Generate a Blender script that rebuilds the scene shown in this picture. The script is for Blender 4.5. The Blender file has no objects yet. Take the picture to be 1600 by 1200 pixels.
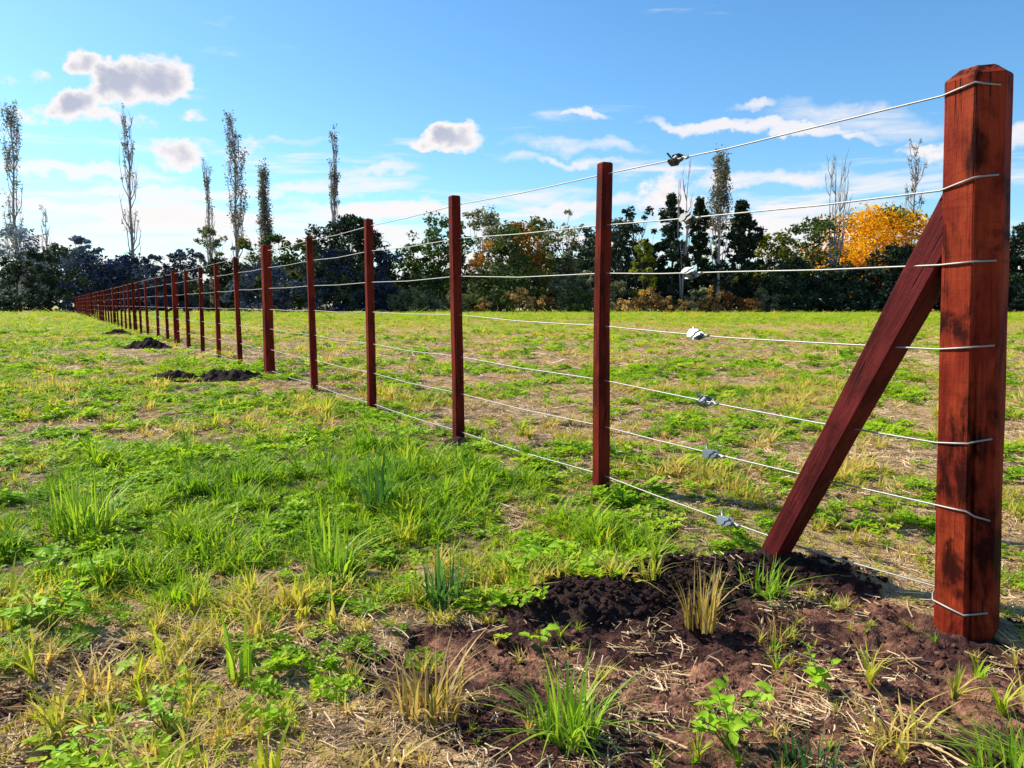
import bpy, bmesh, math, random
import numpy as np
from mathutils import Vector, Matrix

# ---------------------------------------------------------------- camera, sky, sun, exposure
SC = bpy.context.scene
COL = SC.collection
F = 1202.0                       # focal length in pixels of a 1600 px wide picture
HC = 0.745                       # camera height over the ground by the first stake
PITCH = math.atan(124.0 / F)
cam_d = bpy.data.cameras.new('camera')
cam_d.sensor_width = 36.0
cam_d.lens = 36.0 * F / 1600.0
cam_d.clip_start = 0.05
cam_d.clip_end = 5000
cam = bpy.data.objects.new('camera', cam_d)
COL.objects.link(cam)
cam.location = (0, 0, HC)
cam.rotation_euler = (math.pi / 2 - PITCH, 0, 0)
SC.camera = cam

SUN_AZ = math.radians(-63)       # measured from +Y towards +X
SUN_EL = math.radians(40)
sun_d = bpy.data.lights.new('sun', 'SUN')
sun_d.energy = 5.0
sun_d.angle = math.radians(0.53)
sun_d.color = (1.0, 0.91, 0.76)
sun = bpy.data.objects.new('sun', sun_d)
COL.objects.link(sun)
to_sun = Vector((math.sin(SUN_AZ) * math.cos(SUN_EL), math.cos(SUN_AZ) * math.cos(SUN_EL), math.sin(SUN_EL)))
sun.rotation_euler = to_sun.to_track_quat('Z', 'Y').to_euler()

SC.view_settings.view_transform = 'Standard'
SC.view_settings.look = 'None'
SC.view_settings.gamma = 1.0
SC.view_settings.use_curve_mapping = False
SC.view_settings.exposure = 0.75
SC.render.engine = 'CYCLES'
SC.cycles.max_bounces = 4
SC.cycles.diffuse_bounces = 3
SC.cycles.glossy_bounces = 2
SC.cycles.transparent_max_bounces = 4


def aim(px, py):
    """direction of a photo pixel, as azimuth and elevation in radians"""
    d = ray(px, py)
    return math.atan2(d[0], d[1]), math.asin(d[2])


def ray(px, py):
    cx, cy = (px - 800.0) / F, -(py - 600.0) / F
    cp, sp = math.cos(PITCH), math.sin(PITCH)
    d = Vector((cx, cp + cy * sp, -sp + cy * cp))
    return d.normalized()


class NT:
    """small helper to write node trees"""
    def __init__(s, tree):
        s.t = tree
        s.n = tree.nodes
        s.l = tree.links

    def node(s, kind, **kw):
        n = s.n.new(kind)
        for k, v in kw.items():
            setattr(n, k, v)
        return n

    def put(s, sock, v):
        if hasattr(v, 'is_linked') or hasattr(v, 'links'):
            s.l.new(v, sock)
        elif v is not None:
            sock.default_value = v

    def m(s, op, a, b=None, c=None, clamp=False):
        n = s.node('ShaderNodeMath', operation=op, use_clamp=clamp)
        for i, v in enumerate((a, b, c)):
            if v is not None:
                s.put(n.inputs[i], v)
        return n.outputs[0]

    def mix(s, f, a, b, blend='MIX'):
        n = s.node('ShaderNodeMix', data_type='RGBA', blend_type=blend)
        s.put(n.inputs[0], f)
        s.put(n.inputs[6], a if not isinstance(a, tuple) else (*a[:3], 1))
        s.put(n.inputs[7], b if not isinstance(b, tuple) else (*b[:3], 1))
        return n.outputs[2]

    def sstep(s, v, lo, hi, a=0.0, b=1.0):
        n = s.node('ShaderNodeMapRange', interpolation_type='SMOOTHSTEP')
        s.put(n.inputs[0], v)
        for i, q in enumerate((lo, hi, a, b)):
            s.put(n.inputs[1 + i], q)
        return n.outputs[0]

    def noise(s, vec, scale, detail=4, rough=0.55, dist=0.0):
        n = s.node('ShaderNodeTexNoise')
        s.put(n.inputs['Vector'], vec)
        n.inputs['Scale'].default_value = scale
        n.inputs['Detail'].default_value = detail
        n.inputs['Roughness'].default_value = rough
        n.inputs['Distortion'].default_value = dist
        return n.outputs['Fac']

    def vscale(s, vec, xyz):
        n = s.node('ShaderNodeVectorMath', operation='MULTIPLY')
        s.put(n.inputs[0], vec)
        n.inputs[1].default_value = xyz
        return n.outputs[0]


def make_world():
    w = bpy.data.worlds.new('World')
    SC.world = w
    w.use_nodes = True
    t = NT(w.node_tree)
    bg = t.n['Background']
    sky = t.node('ShaderNodeTexSky', sky_type='NISHITA')
    sky.sun_disc = False
    sky.sun_elevation = SUN_EL
    sky.sun_rotation = SUN_AZ
    sky.altitude = 50
    sky.air_density = 1.0
    sky.dust_density = 0.6
    sky.ozone_density = 2.2
    tc = t.node('ShaderNodeTexCoord')
    sep = t.node('ShaderNodeSeparateXYZ')
    t.l.new(tc.outputs['Generated'], sep.inputs[0])
    x, y, z = sep.outputs
    az = t.m('ARCTAN2', x, y)
    el = t.m('ARCSINE', z)
    comb = t.node('ShaderNodeCombineXYZ')
    t.l.new(az, comb.inputs[0])
    t.l.new(el, comb.inputs[1])
    ae = comb.outputs[0]
    # ragged edges: bend the coordinates with noise
    az0, el0 = az, el
    for sc_, amp in ((9, .11), (34, .035)):
        wn = t.node('ShaderNodeTexNoise')
        t.l.new(ae, wn.inputs['Vector'])
        wn.inputs['Scale'].default_value = sc_
        wn.inputs['Detail'].default_value = 5
        wn.inputs['Roughness'].default_value = .58
        ws = t.node('ShaderNodeSeparateColor')
        t.l.new(wn.outputs['Color'], ws.inputs[0])
        az = t.m('ADD', az, t.m('MULTIPLY', t.m('SUBTRACT', ws.outputs[0], 0.5), amp))
        el = t.m('ADD', el, t.m('MULTIPLY', t.m('SUBTRACT', ws.outputs[1], 0.5), amp * .62))
    wob = t.noise(ae, 17, 6, 0.6)
    wob2 = t.noise(t.vscale(ae, (1.0, 1.7, 1)), 60, 5, 0.65)
    rag = t.m('ADD', t.m('MULTIPLY', t.m('SUBTRACT', wob, 0.5), 3.6), t.m('MULTIPLY', t.m('SUBTRACT', wob2, 0.5), 1.5))
    total = None

    def blob(px, py, rx, ry, amp, tilt=0.0):
        nonlocal total
        a0, e0 = aim(px, py)
        a1, _ = aim(px + rx, py)
        _, e1 = aim(px, py - ry)
        da, de = abs(a1 - a0), abs(e1 - e0)
        u = t.m('SUBTRACT', az, a0)
        v = t.m('SUBTRACT', el, e0)
        if tilt:
            v = t.m('SUBTRACT', v, t.m('MULTIPLY', u, tilt))
        u = t.m('DIVIDE', u, da)
        v = t.m('DIVIDE', v, de)
        r2 = t.m('ADD', t.m('MULTIPLY', u, u), t.m('MULTIPLY', v, v))
        d = t.m('MULTIPLY', t.m('MAXIMUM', t.m('SUBTRACT', 1.25, r2), 0.0), amp)
        total = d if total is None else t.m('MAXIMUM', total, d)

    # heaped clouds
    for a in ((222, 126, 74, 44, 1.5, .25), (120, 160, 72, 30, 1.2, .2), (150, 182, 90, 22, .8, 0), (135, 96, 46, 19, .75), (28, 104, 40, 16, .55),
              (272, 236, 62, 27, 1.05, .1), (398, 235, 40, 24, .7), (705, 215, 52, 25, 1.15), (662, 226, 30, 14, .8),
              (300, 175, 28, 13, .55), (1045, 305, 75, 50, .75, .3), (1440, 235, 40, 25, .7), (60, 340, 60, 16, .6),
              (215, 300, 70, 16, .6)):
        blob(*a)
    heap = total
    total = None
    # streaks
    for a in ((1190, 203, 235, 13, 1.0, -.15), (1340, 190, 220, 34, .62, -.1), (915, 174, 55, 9, .8, -.05), (905, 225, 130, 16, .62, -.06),
              (1180, 168, 45, 10, .7, -.08), (1290, 330, 220, 14, .6, 0.02), (880, 250, 130, 10, .6, -.1), (340, 42, 60, 10, .3), (1590, 210, 60, 26, .8),
              (585, 272, 70, 15, .7, .15), (1200, 285, 150, 18, .85, -.05), (120, 265, 210, 15, .8, .0), (420, 300, 240, 15, .8, .03), (180, 325, 260, 16, .85, -.02), (620, 330, 260, 14, .8, .02), (900, 330, 130, 16, .8, .1), (480, 225, 90, 10, .5, .1)):
        blob(*a)
    streak = total
    hd = t.m('ADD', heap, t.m('MULTIPLY', rag, t.m('MINIMUM', t.m('ADD', t.m('MULTIPLY', heap, 2.0), 0.0), 0.9)))
    heap_a = t.sstep(hd, 0.12, 1.05)
    srag = t.noise(t.vscale(ae, (5, 30, 1)), 2.2, 6, 0.62, 0.6)
    sd = t.m('MULTIPLY', streak, t.m('ADD', 0.25, t.m('MULTIPLY', srag, 1.5)))
    streak_a = t.sstep(sd, 0.22, 1.05, 0, 0.88)
    # long low banks everywhere round the horizon, thicker lower down
    bank = t.noise(t.vscale(ae, (2.2, 17, 1)), 2.0, 7, 0.56, 0.5)
    low = t.sstep(el0, math.radians(1), math.radians(17), 0.19, -0.11)
    bank_a = t.sstep(t.m('ADD', bank, low), 0.53, 0.72, 0, 0.94)
    al = t.m('SUBTRACT', 1.0, t.m('MULTIPLY', t.m('MULTIPLY', t.m('SUBTRACT', 1.0, heap_a), t.m('SUBTRACT', 1.0, streak_a)), t.m('SUBTRACT', 1.0, bank_a)))
    # thick hearts of the heaped clouds are grey: they stand between us and the sun
    thick = t.sstep(t.m('ADD', heap, t.m('MULTIPLY', t.m('SUBTRACT', wob, 0.5), 2.6)), 0.9, 1.7, 0, 0.92)
    hsv = t.node('ShaderNodeHueSaturation')
    hsv.inputs['Saturation'].default_value = 1.18
    hsv.inputs['Value'].default_value = SKY_V
    t.l.new(sky.outputs[0], hsv.inputs['Color'])
    base = t.mix(1.0, hsv.outputs[0], SKY_TINT, 'MULTIPLY')
    cl = t.mix(thick, CLOUD_LIT, CLOUD_GREY)
    out = t.mix(al, base, cl)
    t.l.new(out, bg.inputs['Color'])
    bg.inputs['Strength'].default_value = 0.1


SKY_V = 1.02
SKY_TINT = (0.78, 1.03, 1.12)
CLOUD_LIT = (5.9, 5.65, 5.65)
CLOUD_GREY = (2.9, 3.15, 4.0)
make_world()

rng = np.random.default_rng(11)
random.seed(5)


# ---------------------------------------------------------------- helpers
def lattice(ix, iy, seed):
    h = (ix.astype(np.int64) * 374761393 + iy.astype(np.int64) * 668265263 + seed * 1442695041) & 0xffffffff
    h = ((h ^ (h >> 13)) * 1274126177) & 0xffffffff
    return ((h ^ (h >> 16)) & 0xffff) / 65535.0


def vnoise(x, y, scale, seed=0):
    x = np.asarray(x, float) * scale
    y = np.asarray(y, float) * scale
    ix, iy = np.floor(x), np.floor(y)
    fx, fy = x - ix, y - iy
    fx, fy = fx * fx * (3 - 2 * fx), fy * fy * (3 - 2 * fy)
    a = lattice(ix, iy, seed); b = lattice(ix + 1, iy, seed)
    c = lattice(ix, iy + 1, seed); d = lattice(ix + 1, iy + 1, seed)
    return (a * (1 - fx) + b * fx) * (1 - fy) + (c * (1 - fx) + d * fx) * fy


def fbm(x, y, scale, seed=0, octaves=4, gain=0.5):
    s, amp, tot = 0.0, 1.0, 0.0
    for o in range(octaves):
        s = s + amp * vnoise(x, y, scale * 2 ** o, seed + 17 * o)
        tot += amp
        amp *= gain
    return s / tot


def smooth(v, lo, hi):
    t = np.clip((np.asarray(v, float) - lo) / (hi - lo), 0, 1)
    return t * t * (3 - 2 * t)


def ground_px(px, py, z=0.0):
    d = ray(px, py)
    k = (z - HC) / d.z
    return Vector((d.x * k, d.y * k, z))


def project(p):
    v = Vector(p) - Vector((0, 0, HC))
    cp, sp = math.cos(PITCH), math.sin(PITCH)
    zc = v.y * cp - v.z * sp
    return 800 + F * v.x / zc, 600 - F * (v.y * sp + v.z * cp) / zc, zc


def mesh_np(name, verts, faces, mat=None, attrs=None, smooth_shade=False):
    """faces: (n,3) or (n,4) int array, or list of such arrays"""
    me = bpy.data.meshes.new(name)
    if isinstance(faces, np.ndarray):
        faces = [faces]
    verts = np.asarray(verts, dtype=np.float32)
    me.vertices.add(len(verts))
    me.vertices.foreach_set('co', verts.ravel())
    nl = sum(f.size for f in faces)
    npoly = sum(len(f) for f in faces)
    me.loops.add(nl)
    me.polygons.add(npoly)
    me.loops.foreach_set('vertex_index', np.concatenate([f.ravel() for f in faces]).astype(np.int32))
    starts, c = [], 0
    for f in faces:
        starts.append(c + np.arange(len(f)) * f.shape[1])
        c += f.size
    me.polygons.foreach_set('loop_start', np.concatenate(starts).astype(np.int32))
    me.polygons.foreach_set('use_smooth', np.full(npoly, bool(smooth_shade)))
    for k, v in (attrs or {}).items():
        a = me.attributes.new(k, 'FLOAT', 'POINT')
        a.data.foreach_set('value', np.asarray(v, dtype=np.float32))
    me.update(calc_edges=True)
    if mat:
        me.materials.append(mat)
    return me


def obj(name, me, parent=None, loc=None):
    o = bpy.data.objects.new(name, me)
    COL.objects.link(o)
    if parent:
        o.parent = parent
    if loc is not None:
        o.location = loc
    return o


def empty(name, loc=(0, 0, 0), rz=0.0):
    o = bpy.data.objects.new(name, None)
    o.empty_display_size = 0.2
    COL.objects.link(o)
    o.location = loc
    o.rotation_euler = (0, 0, rz)
    return o


def tag(o, label, cat, group=None, kind=None):
    o['label'] = label
    o['category'] = cat
    if group:
        o['group'] = group
    if kind:
        o['kind'] = kind
    return o


class MB:
    """collects vertices and faces"""
    def __init__(s):
        s.v = []; s.q = []; s.t = []; s.n = 0

    def add(s, verts, quads=None, tris=None):
        verts = np.asarray(verts, float).reshape(-1, 3)
        if quads is not None and len(quads):
            s.q.append(np.asarray(quads, int) + s.n)
        if tris is not None and len(tris):
            s.t.append(np.asarray(tris, int) + s.n)
        s.v.append(verts)
        s.n += len(verts)

    def tube(s, pts, radii, sides=8, cap=True):
        pts = [Vector(p) for p in pts]
        if not hasattr(radii, '__len__'):
            radii = [radii] * len(pts)
        tan = []
        for i in range(len(pts)):
            a = pts[max(i - 1, 0)]; b = pts[min(i + 1, len(pts) - 1)]
            d = (b - a)
            tan.append(d.normalized() if d.length > 1e-9 else Vector((0, 0, 1)))
        ref = Vector((0, 0, 1)) if abs(tan[0].z) < 0.9 else Vector((1, 0, 0))
        u = tan[0].cross(ref).normalized()
        vs = []
        for p, d, r in zip(pts, tan, radii):
            u = (u - d * u.dot(d))
            u = u.normalized() if u.length > 1e-9 else d.orthogonal().normalized()
            w = d.cross(u)
            for k in range(sides):
                a = 2 * math.pi * k / sides
                vs.append(p + (u * math.cos(a) + w * math.sin(a)) * r)
        q, t = [], []
        for i in range(len(pts) - 1):
            for k in range(sides):
                k2 = (k + 1) % sides
                q.append((i * sides + k, i * sides + k2, (i + 1) * sides + k2, (i + 1) * sides + k))
        if cap:
            n = len(vs)
            vs.append(pts[0]); vs.append(pts[-1])
            e = (len(pts) - 1) * sides
            for k in range(sides):
                k2 = (k + 1) % sides
                t.append((n, k2, k)); t.append((n + 1, e + k, e + k2))
        s.add([tuple(v) for v in vs], q, t)

    def box(s, c, half, rot=None):
        """bevelled box"""
        hx, hy, hz = half
        b = min(half) * 0.18
        bm = bmesh.new()
        bmesh.ops.create_cube(bm, size=1.0)
        for v in bm.verts:
            v.co = Vector((v.co.x * 2 * hx, v.co.y * 2 * hy, v.co.z * 2 * hz))
        bmesh.ops.bevel(bm, geom=bm.edges[:], offset=b, segments=1, affect='EDGES')
        M = (rot or Matrix.Identity(3))
        bm.verts.index_update()
        vs = [tuple(M @ v.co + Vector(c)) for v in bm.verts]
        q = [[v.index for v in f.verts] for f in bm.faces if len(f.verts) == 4]
        t = [[v.index for v in f.verts] for f in bm.faces if len(f.verts) == 3]
        bm.free()
        s.add(vs, q, t)

    def build(s, name, mat=None, shade=False, attrs=None):
        fs = []
        if s.q: fs.append(np.concatenate(s.q))
        if s.t: fs.append(np.concatenate(s.t))
        return mesh_np(name, np.concatenate(s.v), fs, mat, attrs, shade)


# ---------------------------------------------------------------- materials
def new_mat(name):
    m = bpy.data.materials.new(name)
    m.use_nodes = True
    t = NT(m.node_tree)
    return m, t, t.n['Principled BSDF'], t.n['Material Output']


def wood_mat(name, dark, mid, hot, grime=0.5, coord='Object', grain=1.0):
    m, t, p, out = new_mat(name)
    tc = t.node('ShaderNodeTexCoord')
    c = tc.outputs[coord]
    oi = t.node('ShaderNodeObjectInfo')
    off = t.node('ShaderNodeVectorMath', operation='ADD')
    t.l.new(c, off.inputs[0])
    rnd = t.node('ShaderNodeCombineXYZ')
    for i in range(3):
        t.l.new(t.m('MULTIPLY', oi.outputs['Random'], 31.0 + 7 * i), rnd.inputs[i])
    t.l.new(rnd.outputs[0], off.inputs[1])
    c = off.outputs[0]
    fib = t.noise(t.vscale(c, (60, 60, 3.0)), 2.0, 5, 0.6, 0.3)
    saw = t.noise(t.vscale(c, (9, 9, 46)), 1.0, 4, 0.6, 1.2)
    blot = t.noise(t.vscale(c, (9, 9, 5)), 1.0, 5, 0.62, 0.4)
    blot2 = t.noise(t.vscale(c, (5, 5, 2.4)), 1.6, 4, 0.6)
    fine = t.noise(t.vscale(c, (90, 90, 40)), 2.0, 3, 0.6)
    col = t.mix(t.sstep(blot2, 0.35, 0.66), mid, hot)
    col = t.mix(t.sstep(blot, 0.49, 0.64, 0, grime), col, dark)
    pale = t.noise(t.vscale(c, (30, 30, 9)), 1.0, 5, 0.7)
    col = t.mix(t.sstep(pale, 0.58, 0.74, 0, 0.35), col, tuple(min(1, 1.5 * v + .01) for v in hot))
    col = t.mix(t.m('MULTIPLY', t.sstep(fib, 0.45, 0.75), 0.45), col, dark)
    col = t.mix(t.m('MULTIPLY', t.sstep(saw, 0.52, 0.75), 0.28), col, dark)
    crk = t.m('ABSOLUTE', t.m('SUBTRACT', t.noise(t.vscale(c, (26, 26, 0.9)), 1.0, 3, 0.5, 0.8), 0.5))
    crack = t.m('MULTIPLY', t.sstep(crk, 0.004, 0.016, 1, 0), t.sstep(blot2, 0.45, 0.55))
    col = t.mix(t.m('MULTIPLY', crack, 0.85), col, dark)
    v = t.node('ShaderNodeHueSaturation')
    t.l.new(col, v.inputs['Color'])
    t.l.new(t.m('ADD', 0.54, t.m('MULTIPLY', oi.outputs['Random'], 0.38)), v.inputs['Value'])
    t.l.new(v.outputs[0], p.inputs['Base Color'])
    t.l.new(t.m('ADD', 0.5, t.m('MULTIPLY', fib, 0.3)), p.inputs['Roughness'])
    p.inputs['Specular IOR Level'].default_value = 0.06
    bp = t.node('ShaderNodeBump')
    bp.inputs['Strength'].default_value = 0.5 * grain
    bp.inputs['Distance'].default_value = 0.004
    h = t.m('ADD', t.m('ADD', fib, t.m('MULTIPLY', saw, 0.6)), t.m('MULTIPLY', fine, 0.5))
    h = t.m('SUBTRACT', h, t.m('MULTIPLY', crack, 1.5))
    t.l.new(h, bp.inputs['Height'])
    t.l.new(bp.outputs[0], p.inputs['Normal'])
    return m


M_POST = wood_mat('red_oiled_timber', (0.014, 0.002, 0.0015), (0.20, 0.019, 0.009), (0.38, 0.055, 0.018), 0.92)
M_BRACE = wood_mat('maroon_oiled_timber', (0.014, 0.003, 0.003), (0.115, 0.014, 0.015), (0.165, 0.023, 0.021), 0.5)
M_STAKE = wood_mat('dark_red_stake_timber', (0.02, 0.003, 0.002), (0.17, 0.017, 0.010), (0.26, 0.030, 0.014), 0.55)


def metal_mat(name, col, rough, metallic=0.75):
    m, t, p, out = new_mat(name)
    tc = t.node('ShaderNodeTexCoord')
    n = t.noise(tc.outputs['Object'], 60, 3, 0.6)
    t.l.new(t.mix(n, tuple(c * 0.75 for c in col), col), p.inputs['Base Color'])
    t.l.new(t.m('ADD', rough - 0.1, t.m('MULTIPLY', n, 0.25)), p.inputs['Roughness'])
    p.inputs['Metallic'].default_value = metallic
    return m


M_WIRE = metal_mat('galvanised_wire', (0.34, 0.335, 0.325), 0.5, 0.5)
M_STRAIN = metal_mat('galvanised_casting', (0.30, 0.33, 0.38), 0.42, 0.85)
M_STRAIN_DULL = metal_mat('dull_zinc', (0.10, 0.105, 0.115), 0.5, 0.7)


def leaf_mat(name, ramp, trans=0.35, instancer=None, var='v', rough=0.55, spec=0.25):
    """foliage: colour from a per-leaf attribute, light passing through the blades"""
    m, t, p, out = new_mat(name)
    if instancer:
        a = t.node('ShaderNodeAttribute', attribute_type='INSTANCER', attribute_name=instancer)
        oi = t.node('ShaderNodeAttribute', attribute_type='GEOMETRY', attribute_name=var)
        f = t.m('ADD', a.outputs['Fac'], t.m('MULTIPLY', t.m('SUBTRACT', oi.outputs['Fac'], 0.5), 0.28), clamp=True)
    else:
        a = t.node('ShaderNodeAttribute', attribute_type='GEOMETRY', attribute_name=var)
        f = a.outputs['Fac']
    cr = t.node('ShaderNodeValToRGB')
    els = cr.color_ramp.elements
    while len(els) < len(ramp):
        els.new(0.5)
    for e, (pos, c) in zip(els, ramp):
        e.position = pos
        e.color = (*c, 1)
    t.l.new(f, cr.inputs[0])
    p.inputs['Roughness'].default_value = rough
    p.inputs['Specular IOR Level'].default_value = spec
    t.l.new(cr.outputs[0], p.inputs['Base Color'])
    tr = t.node('ShaderNodeBsdfTranslucent')
    warm = t.mix(1.0, cr.outputs[0], (1.25, 1.2, 0.6), 'MULTIPLY')
    t.l.new(warm, tr.inputs['Color'])
    mx = t.node('ShaderNodeMixShader')
    mx.inputs[0].default_value = trans
    t.l.new(p.outputs[0], mx.inputs[1])
    t.l.new(tr.outputs[0], mx.inputs[2])
    t.l.new(mx.outputs[0], out.inputs['Surface'])
    return m


GRASS_RAMP = [(0.0, (0.10, 0.22, 0.018)), (0.25, (0.23, 0.42, 0.020)), (0.5, (0.38, 0.48, 0.03)), (0.72, (0.50, 0.44, 0.09)), (1.0, (0.62, 0.47, 0.19))]
M_GRASS = leaf_mat('grass_blades', GRASS_RAMP, 0.45, 'tone', spec=.12)
M_CLOVER = leaf_mat('weed_leaves', [(0.0, (0.11, 0.24, 0.012)), (0.5, (0.27, 0.46, 0.018)), (1.0, (0.47, 0.62, 0.035))], 0.45, 'tone', spec=.12)
M_STRAW = leaf_mat('dead_straw', [(0.0, (0.20, 0.12, 0.06)), (0.5, (0.50, 0.34, 0.17)), (1.0, (0.78, 0.62, 0.40))], 0.15, 'tone', rough=0.6)
M_LEAFY = leaf_mat('bright_weed_leaf', [(0.0, (0.12, 0.28, 0.015)), (0.5, (0.28, 0.50, 0.02)), (1.0, (0.46, 0.66, 0.04))], 0.45)
M_BLADE = leaf_mat('bright_grass_blade', [(0.0, (0.09, 0.20, 0.02)), (0.5, (0.23, 0.42, 0.03)), (1.0, (0.42, 0.54, 0.06))], 0.45)
M_BLADE_BLUE = leaf_mat('blue_green_blade', [(0.0, (0.03, 0.10, 0.03)), (0.5, (0.07, 0.19, 0.05)), (1.0, (0.14, 0.28, 0.07))], 0.4)
M_BLADE_STRAW = leaf_mat('straw_blade', [(0.0, (0.16, 0.16, 0.03)), (0.45, (0.38, 0.27, 0.08)), (1.0, (0.62, 0.47, 0.20))], 0.35)
M_STEM = leaf_mat('green_stem', [(0.0, (0.10, 0.2, 0.03)), (1.0, (0.2, 0.3, 0.05))], 0.2)


# ---------------------------------------------------------------- the lie of the land
FENCE_DIR = Vector((ray(71, 476).x, ray(71, 476).y, 0)).normalized()
P0 = ground_px(941, 762)
SPACING = 1.362
FENCE_SIDE = Vector((-FENCE_DIR.y, FENCE_DIR.x, 0))          # points to the camera's side of the fence
if FENCE_SIDE.dot(Vector((0, 0, 0)) - P0) < 0:
    FENCE_SIDE = -FENCE_SIDE


def fence_pt(t):
    return P0 + FENCE_DIR * (SPACING * t)


END = fence_pt(-1.075)
BRACE_FOOT = ground_px(1208, 882, -0.03)
MOUND = ground_px(1015, 900)
SOIL_PX = [(520, 1000), (640, 950), (760, 925), (880, 880), (950, 850), (1060, 830), (1180, 850), (1300, 880), (1460, 935), (1600, 965), (1750, 1000),
           (1900, 1200), (1900, 1400), (1000, 1400), (900, 1190), (790, 1090), (640, 1050), (540, 1025)]
SOIL_POLY = [ground_px(*p) for p in SOIL_PX]


def poly_sd(x, y, poly):
    """signed distance to a polygon, negative inside"""
    x = np.asarray(x, float); y = np.asarray(y, float)
    d = np.full(x.shape, 1e9); inside = np.zeros(x.shape, bool)
    n = len(poly)
    for i in range(n):
        ax, ay = poly[i].x, poly[i].y
        bx, by = poly[(i + 1) % n].x, poly[(i + 1) % n].y
        ex, ey = bx - ax, by - ay
        tt = np.clip(((x - ax) * ex + (y - ay) * ey) / (ex * ex + ey * ey + 1e-12), 0, 1)
        d = np.minimum(d, np.hypot(x - ax - tt * ex, y - ay - tt * ey))
        cond = (ay > y) != (by > y)
        xc = ax + (y - ay) * ex / (ey if abs(ey) > 1e-12 else 1e-12)
        inside ^= cond & (x < xc)
    return np.where(inside, -d, d)


def soil_mask(x, y):
    w = 0.22 * (fbm(x, y, 2.3, 3, 4) - 0.5) + 0.1 * (fbm(x, y, 11, 5, 3) - 0.5)
    s = 1 - smooth(poly_sd(x, y, SOIL_POLY) + w * 2.0, -0.05, 0.05)
    # bare scrapes elsewhere near the camera
    for px, py, r in ((60, 1150, .16), (170, 1005, .15), (330, 1000, .12), (100, 860, .12), (40, 1060, .12)):
        c = ground_px(px, py)
        dd = np.hypot((x - c.x), (y - c.y) * 1.3) + w * 1.2
        s = np.maximum(s, 1 - smooth(dd, r * 0.6, r * 1.15))
    return s


def mound_h(x, y):
    def hump(c, rx, ry, h, rot=0.0):
        dx, dy = x - c[0], y - c[1]
        ca, sa = math.cos(rot), math.sin(rot)
        u, v = (dx * ca + dy * sa) / rx, (-dx * sa + dy * ca) / ry
        return h * np.clip(1 - (u * u + v * v), 0, None) ** 1.2
    n = 0.75 + 0.5 * fbm(x, y, 9, 31, 3)
    h = hump((MOUND.x + .02, MOUND.y + .02), .46, .27, .055, 0.35) + hump((MOUND.x - .22, MOUND.y - .1), .26, .13, .035)
    h = h + hump((MOUND.x + .2, MOUND.y + .14), .2, .14, .03) + hump((BRACE_FOOT.x + .1, BRACE_FOOT.y - .03), .26, .13, .055, -.3)
    h = h + hump((END.x, END.y), .3, .22, .02)
    return h * n


def ground_z(x, y):
    x = np.asarray(x, float); y = np.asarray(y, float)
    z = -0.055 * (1 - smooth(y, 2.0, 3.3))
    z = z + 0.05 * smooth(y, 4.0, 9.0)
    z = z + 0.035 * (fbm(x, y, 0.35, 7, 3) - 0.5) * smooth(y, 3, 9) * (1 - 0.6 * smooth(y, 20, 45))
    near = 1 - smooth(y, 8, 14)
    s = soil_mask(x, y) * near
    lumps = fbm(x, y, 9, 21, 5, 0.6) - 0.5
    z = z + near * (0.03 * (fbm(x, y, 3, 9, 3) - 0.5) + 0.012 * (fbm(x, y, 14, 13, 3) - 0.5))
    z = z + s * (0.065 * lumps + 0.045 * np.abs(fbm(x, y, 24, 41, 4, .65) - 0.5) - 0.016)
    return z + mound_h(x, y) * near


def gz(x, y):
    return float(ground_z(np.array([x]), np.array([y]))[0])


def on_ground(px, py):
    p = ground_px(px, py)
    for _ in range(6):
        p = ground_px(px, py, gz(p.x, p.y))
    return p


def green_mask(x, y):
    """how lush the sward is: 1 green, 0 dry litter"""
    side = (np.asarray(x) - P0.x) * -FENCE_SIDE.x + (np.asarray(y) - P0.y) * -FENCE_SIDE.y   # + beyond the fence
    g = fbm(x, y, 1.1, 51, 4, 0.55) * 0.6 + fbm(x, y, 0.28, 57, 3) * 0.4
    lush = np.exp(-(((x + 0.7) / 1.5) ** 2 + ((y - 3.3) / 1.5) ** 2)) * 0.36
    b = g + lush - 0.12 * smooth(side, -0.3, 0.4) * (1 - smooth(y, 10, 30))
    b = b + 0.10 * smooth(y, 18, 40)
    b = b - 0.10 * (1 - smooth(y, 1.6, 2.3)) * (1 - smooth(np.abs(x + .3), .5, 1.2))
    b = b - 0.17 * np.exp(-(((x + 3.0) / 2.8) ** 2 + ((y - 11.0) / 4) ** 2))
    return smooth(b, 0.41, 0.67)


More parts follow.
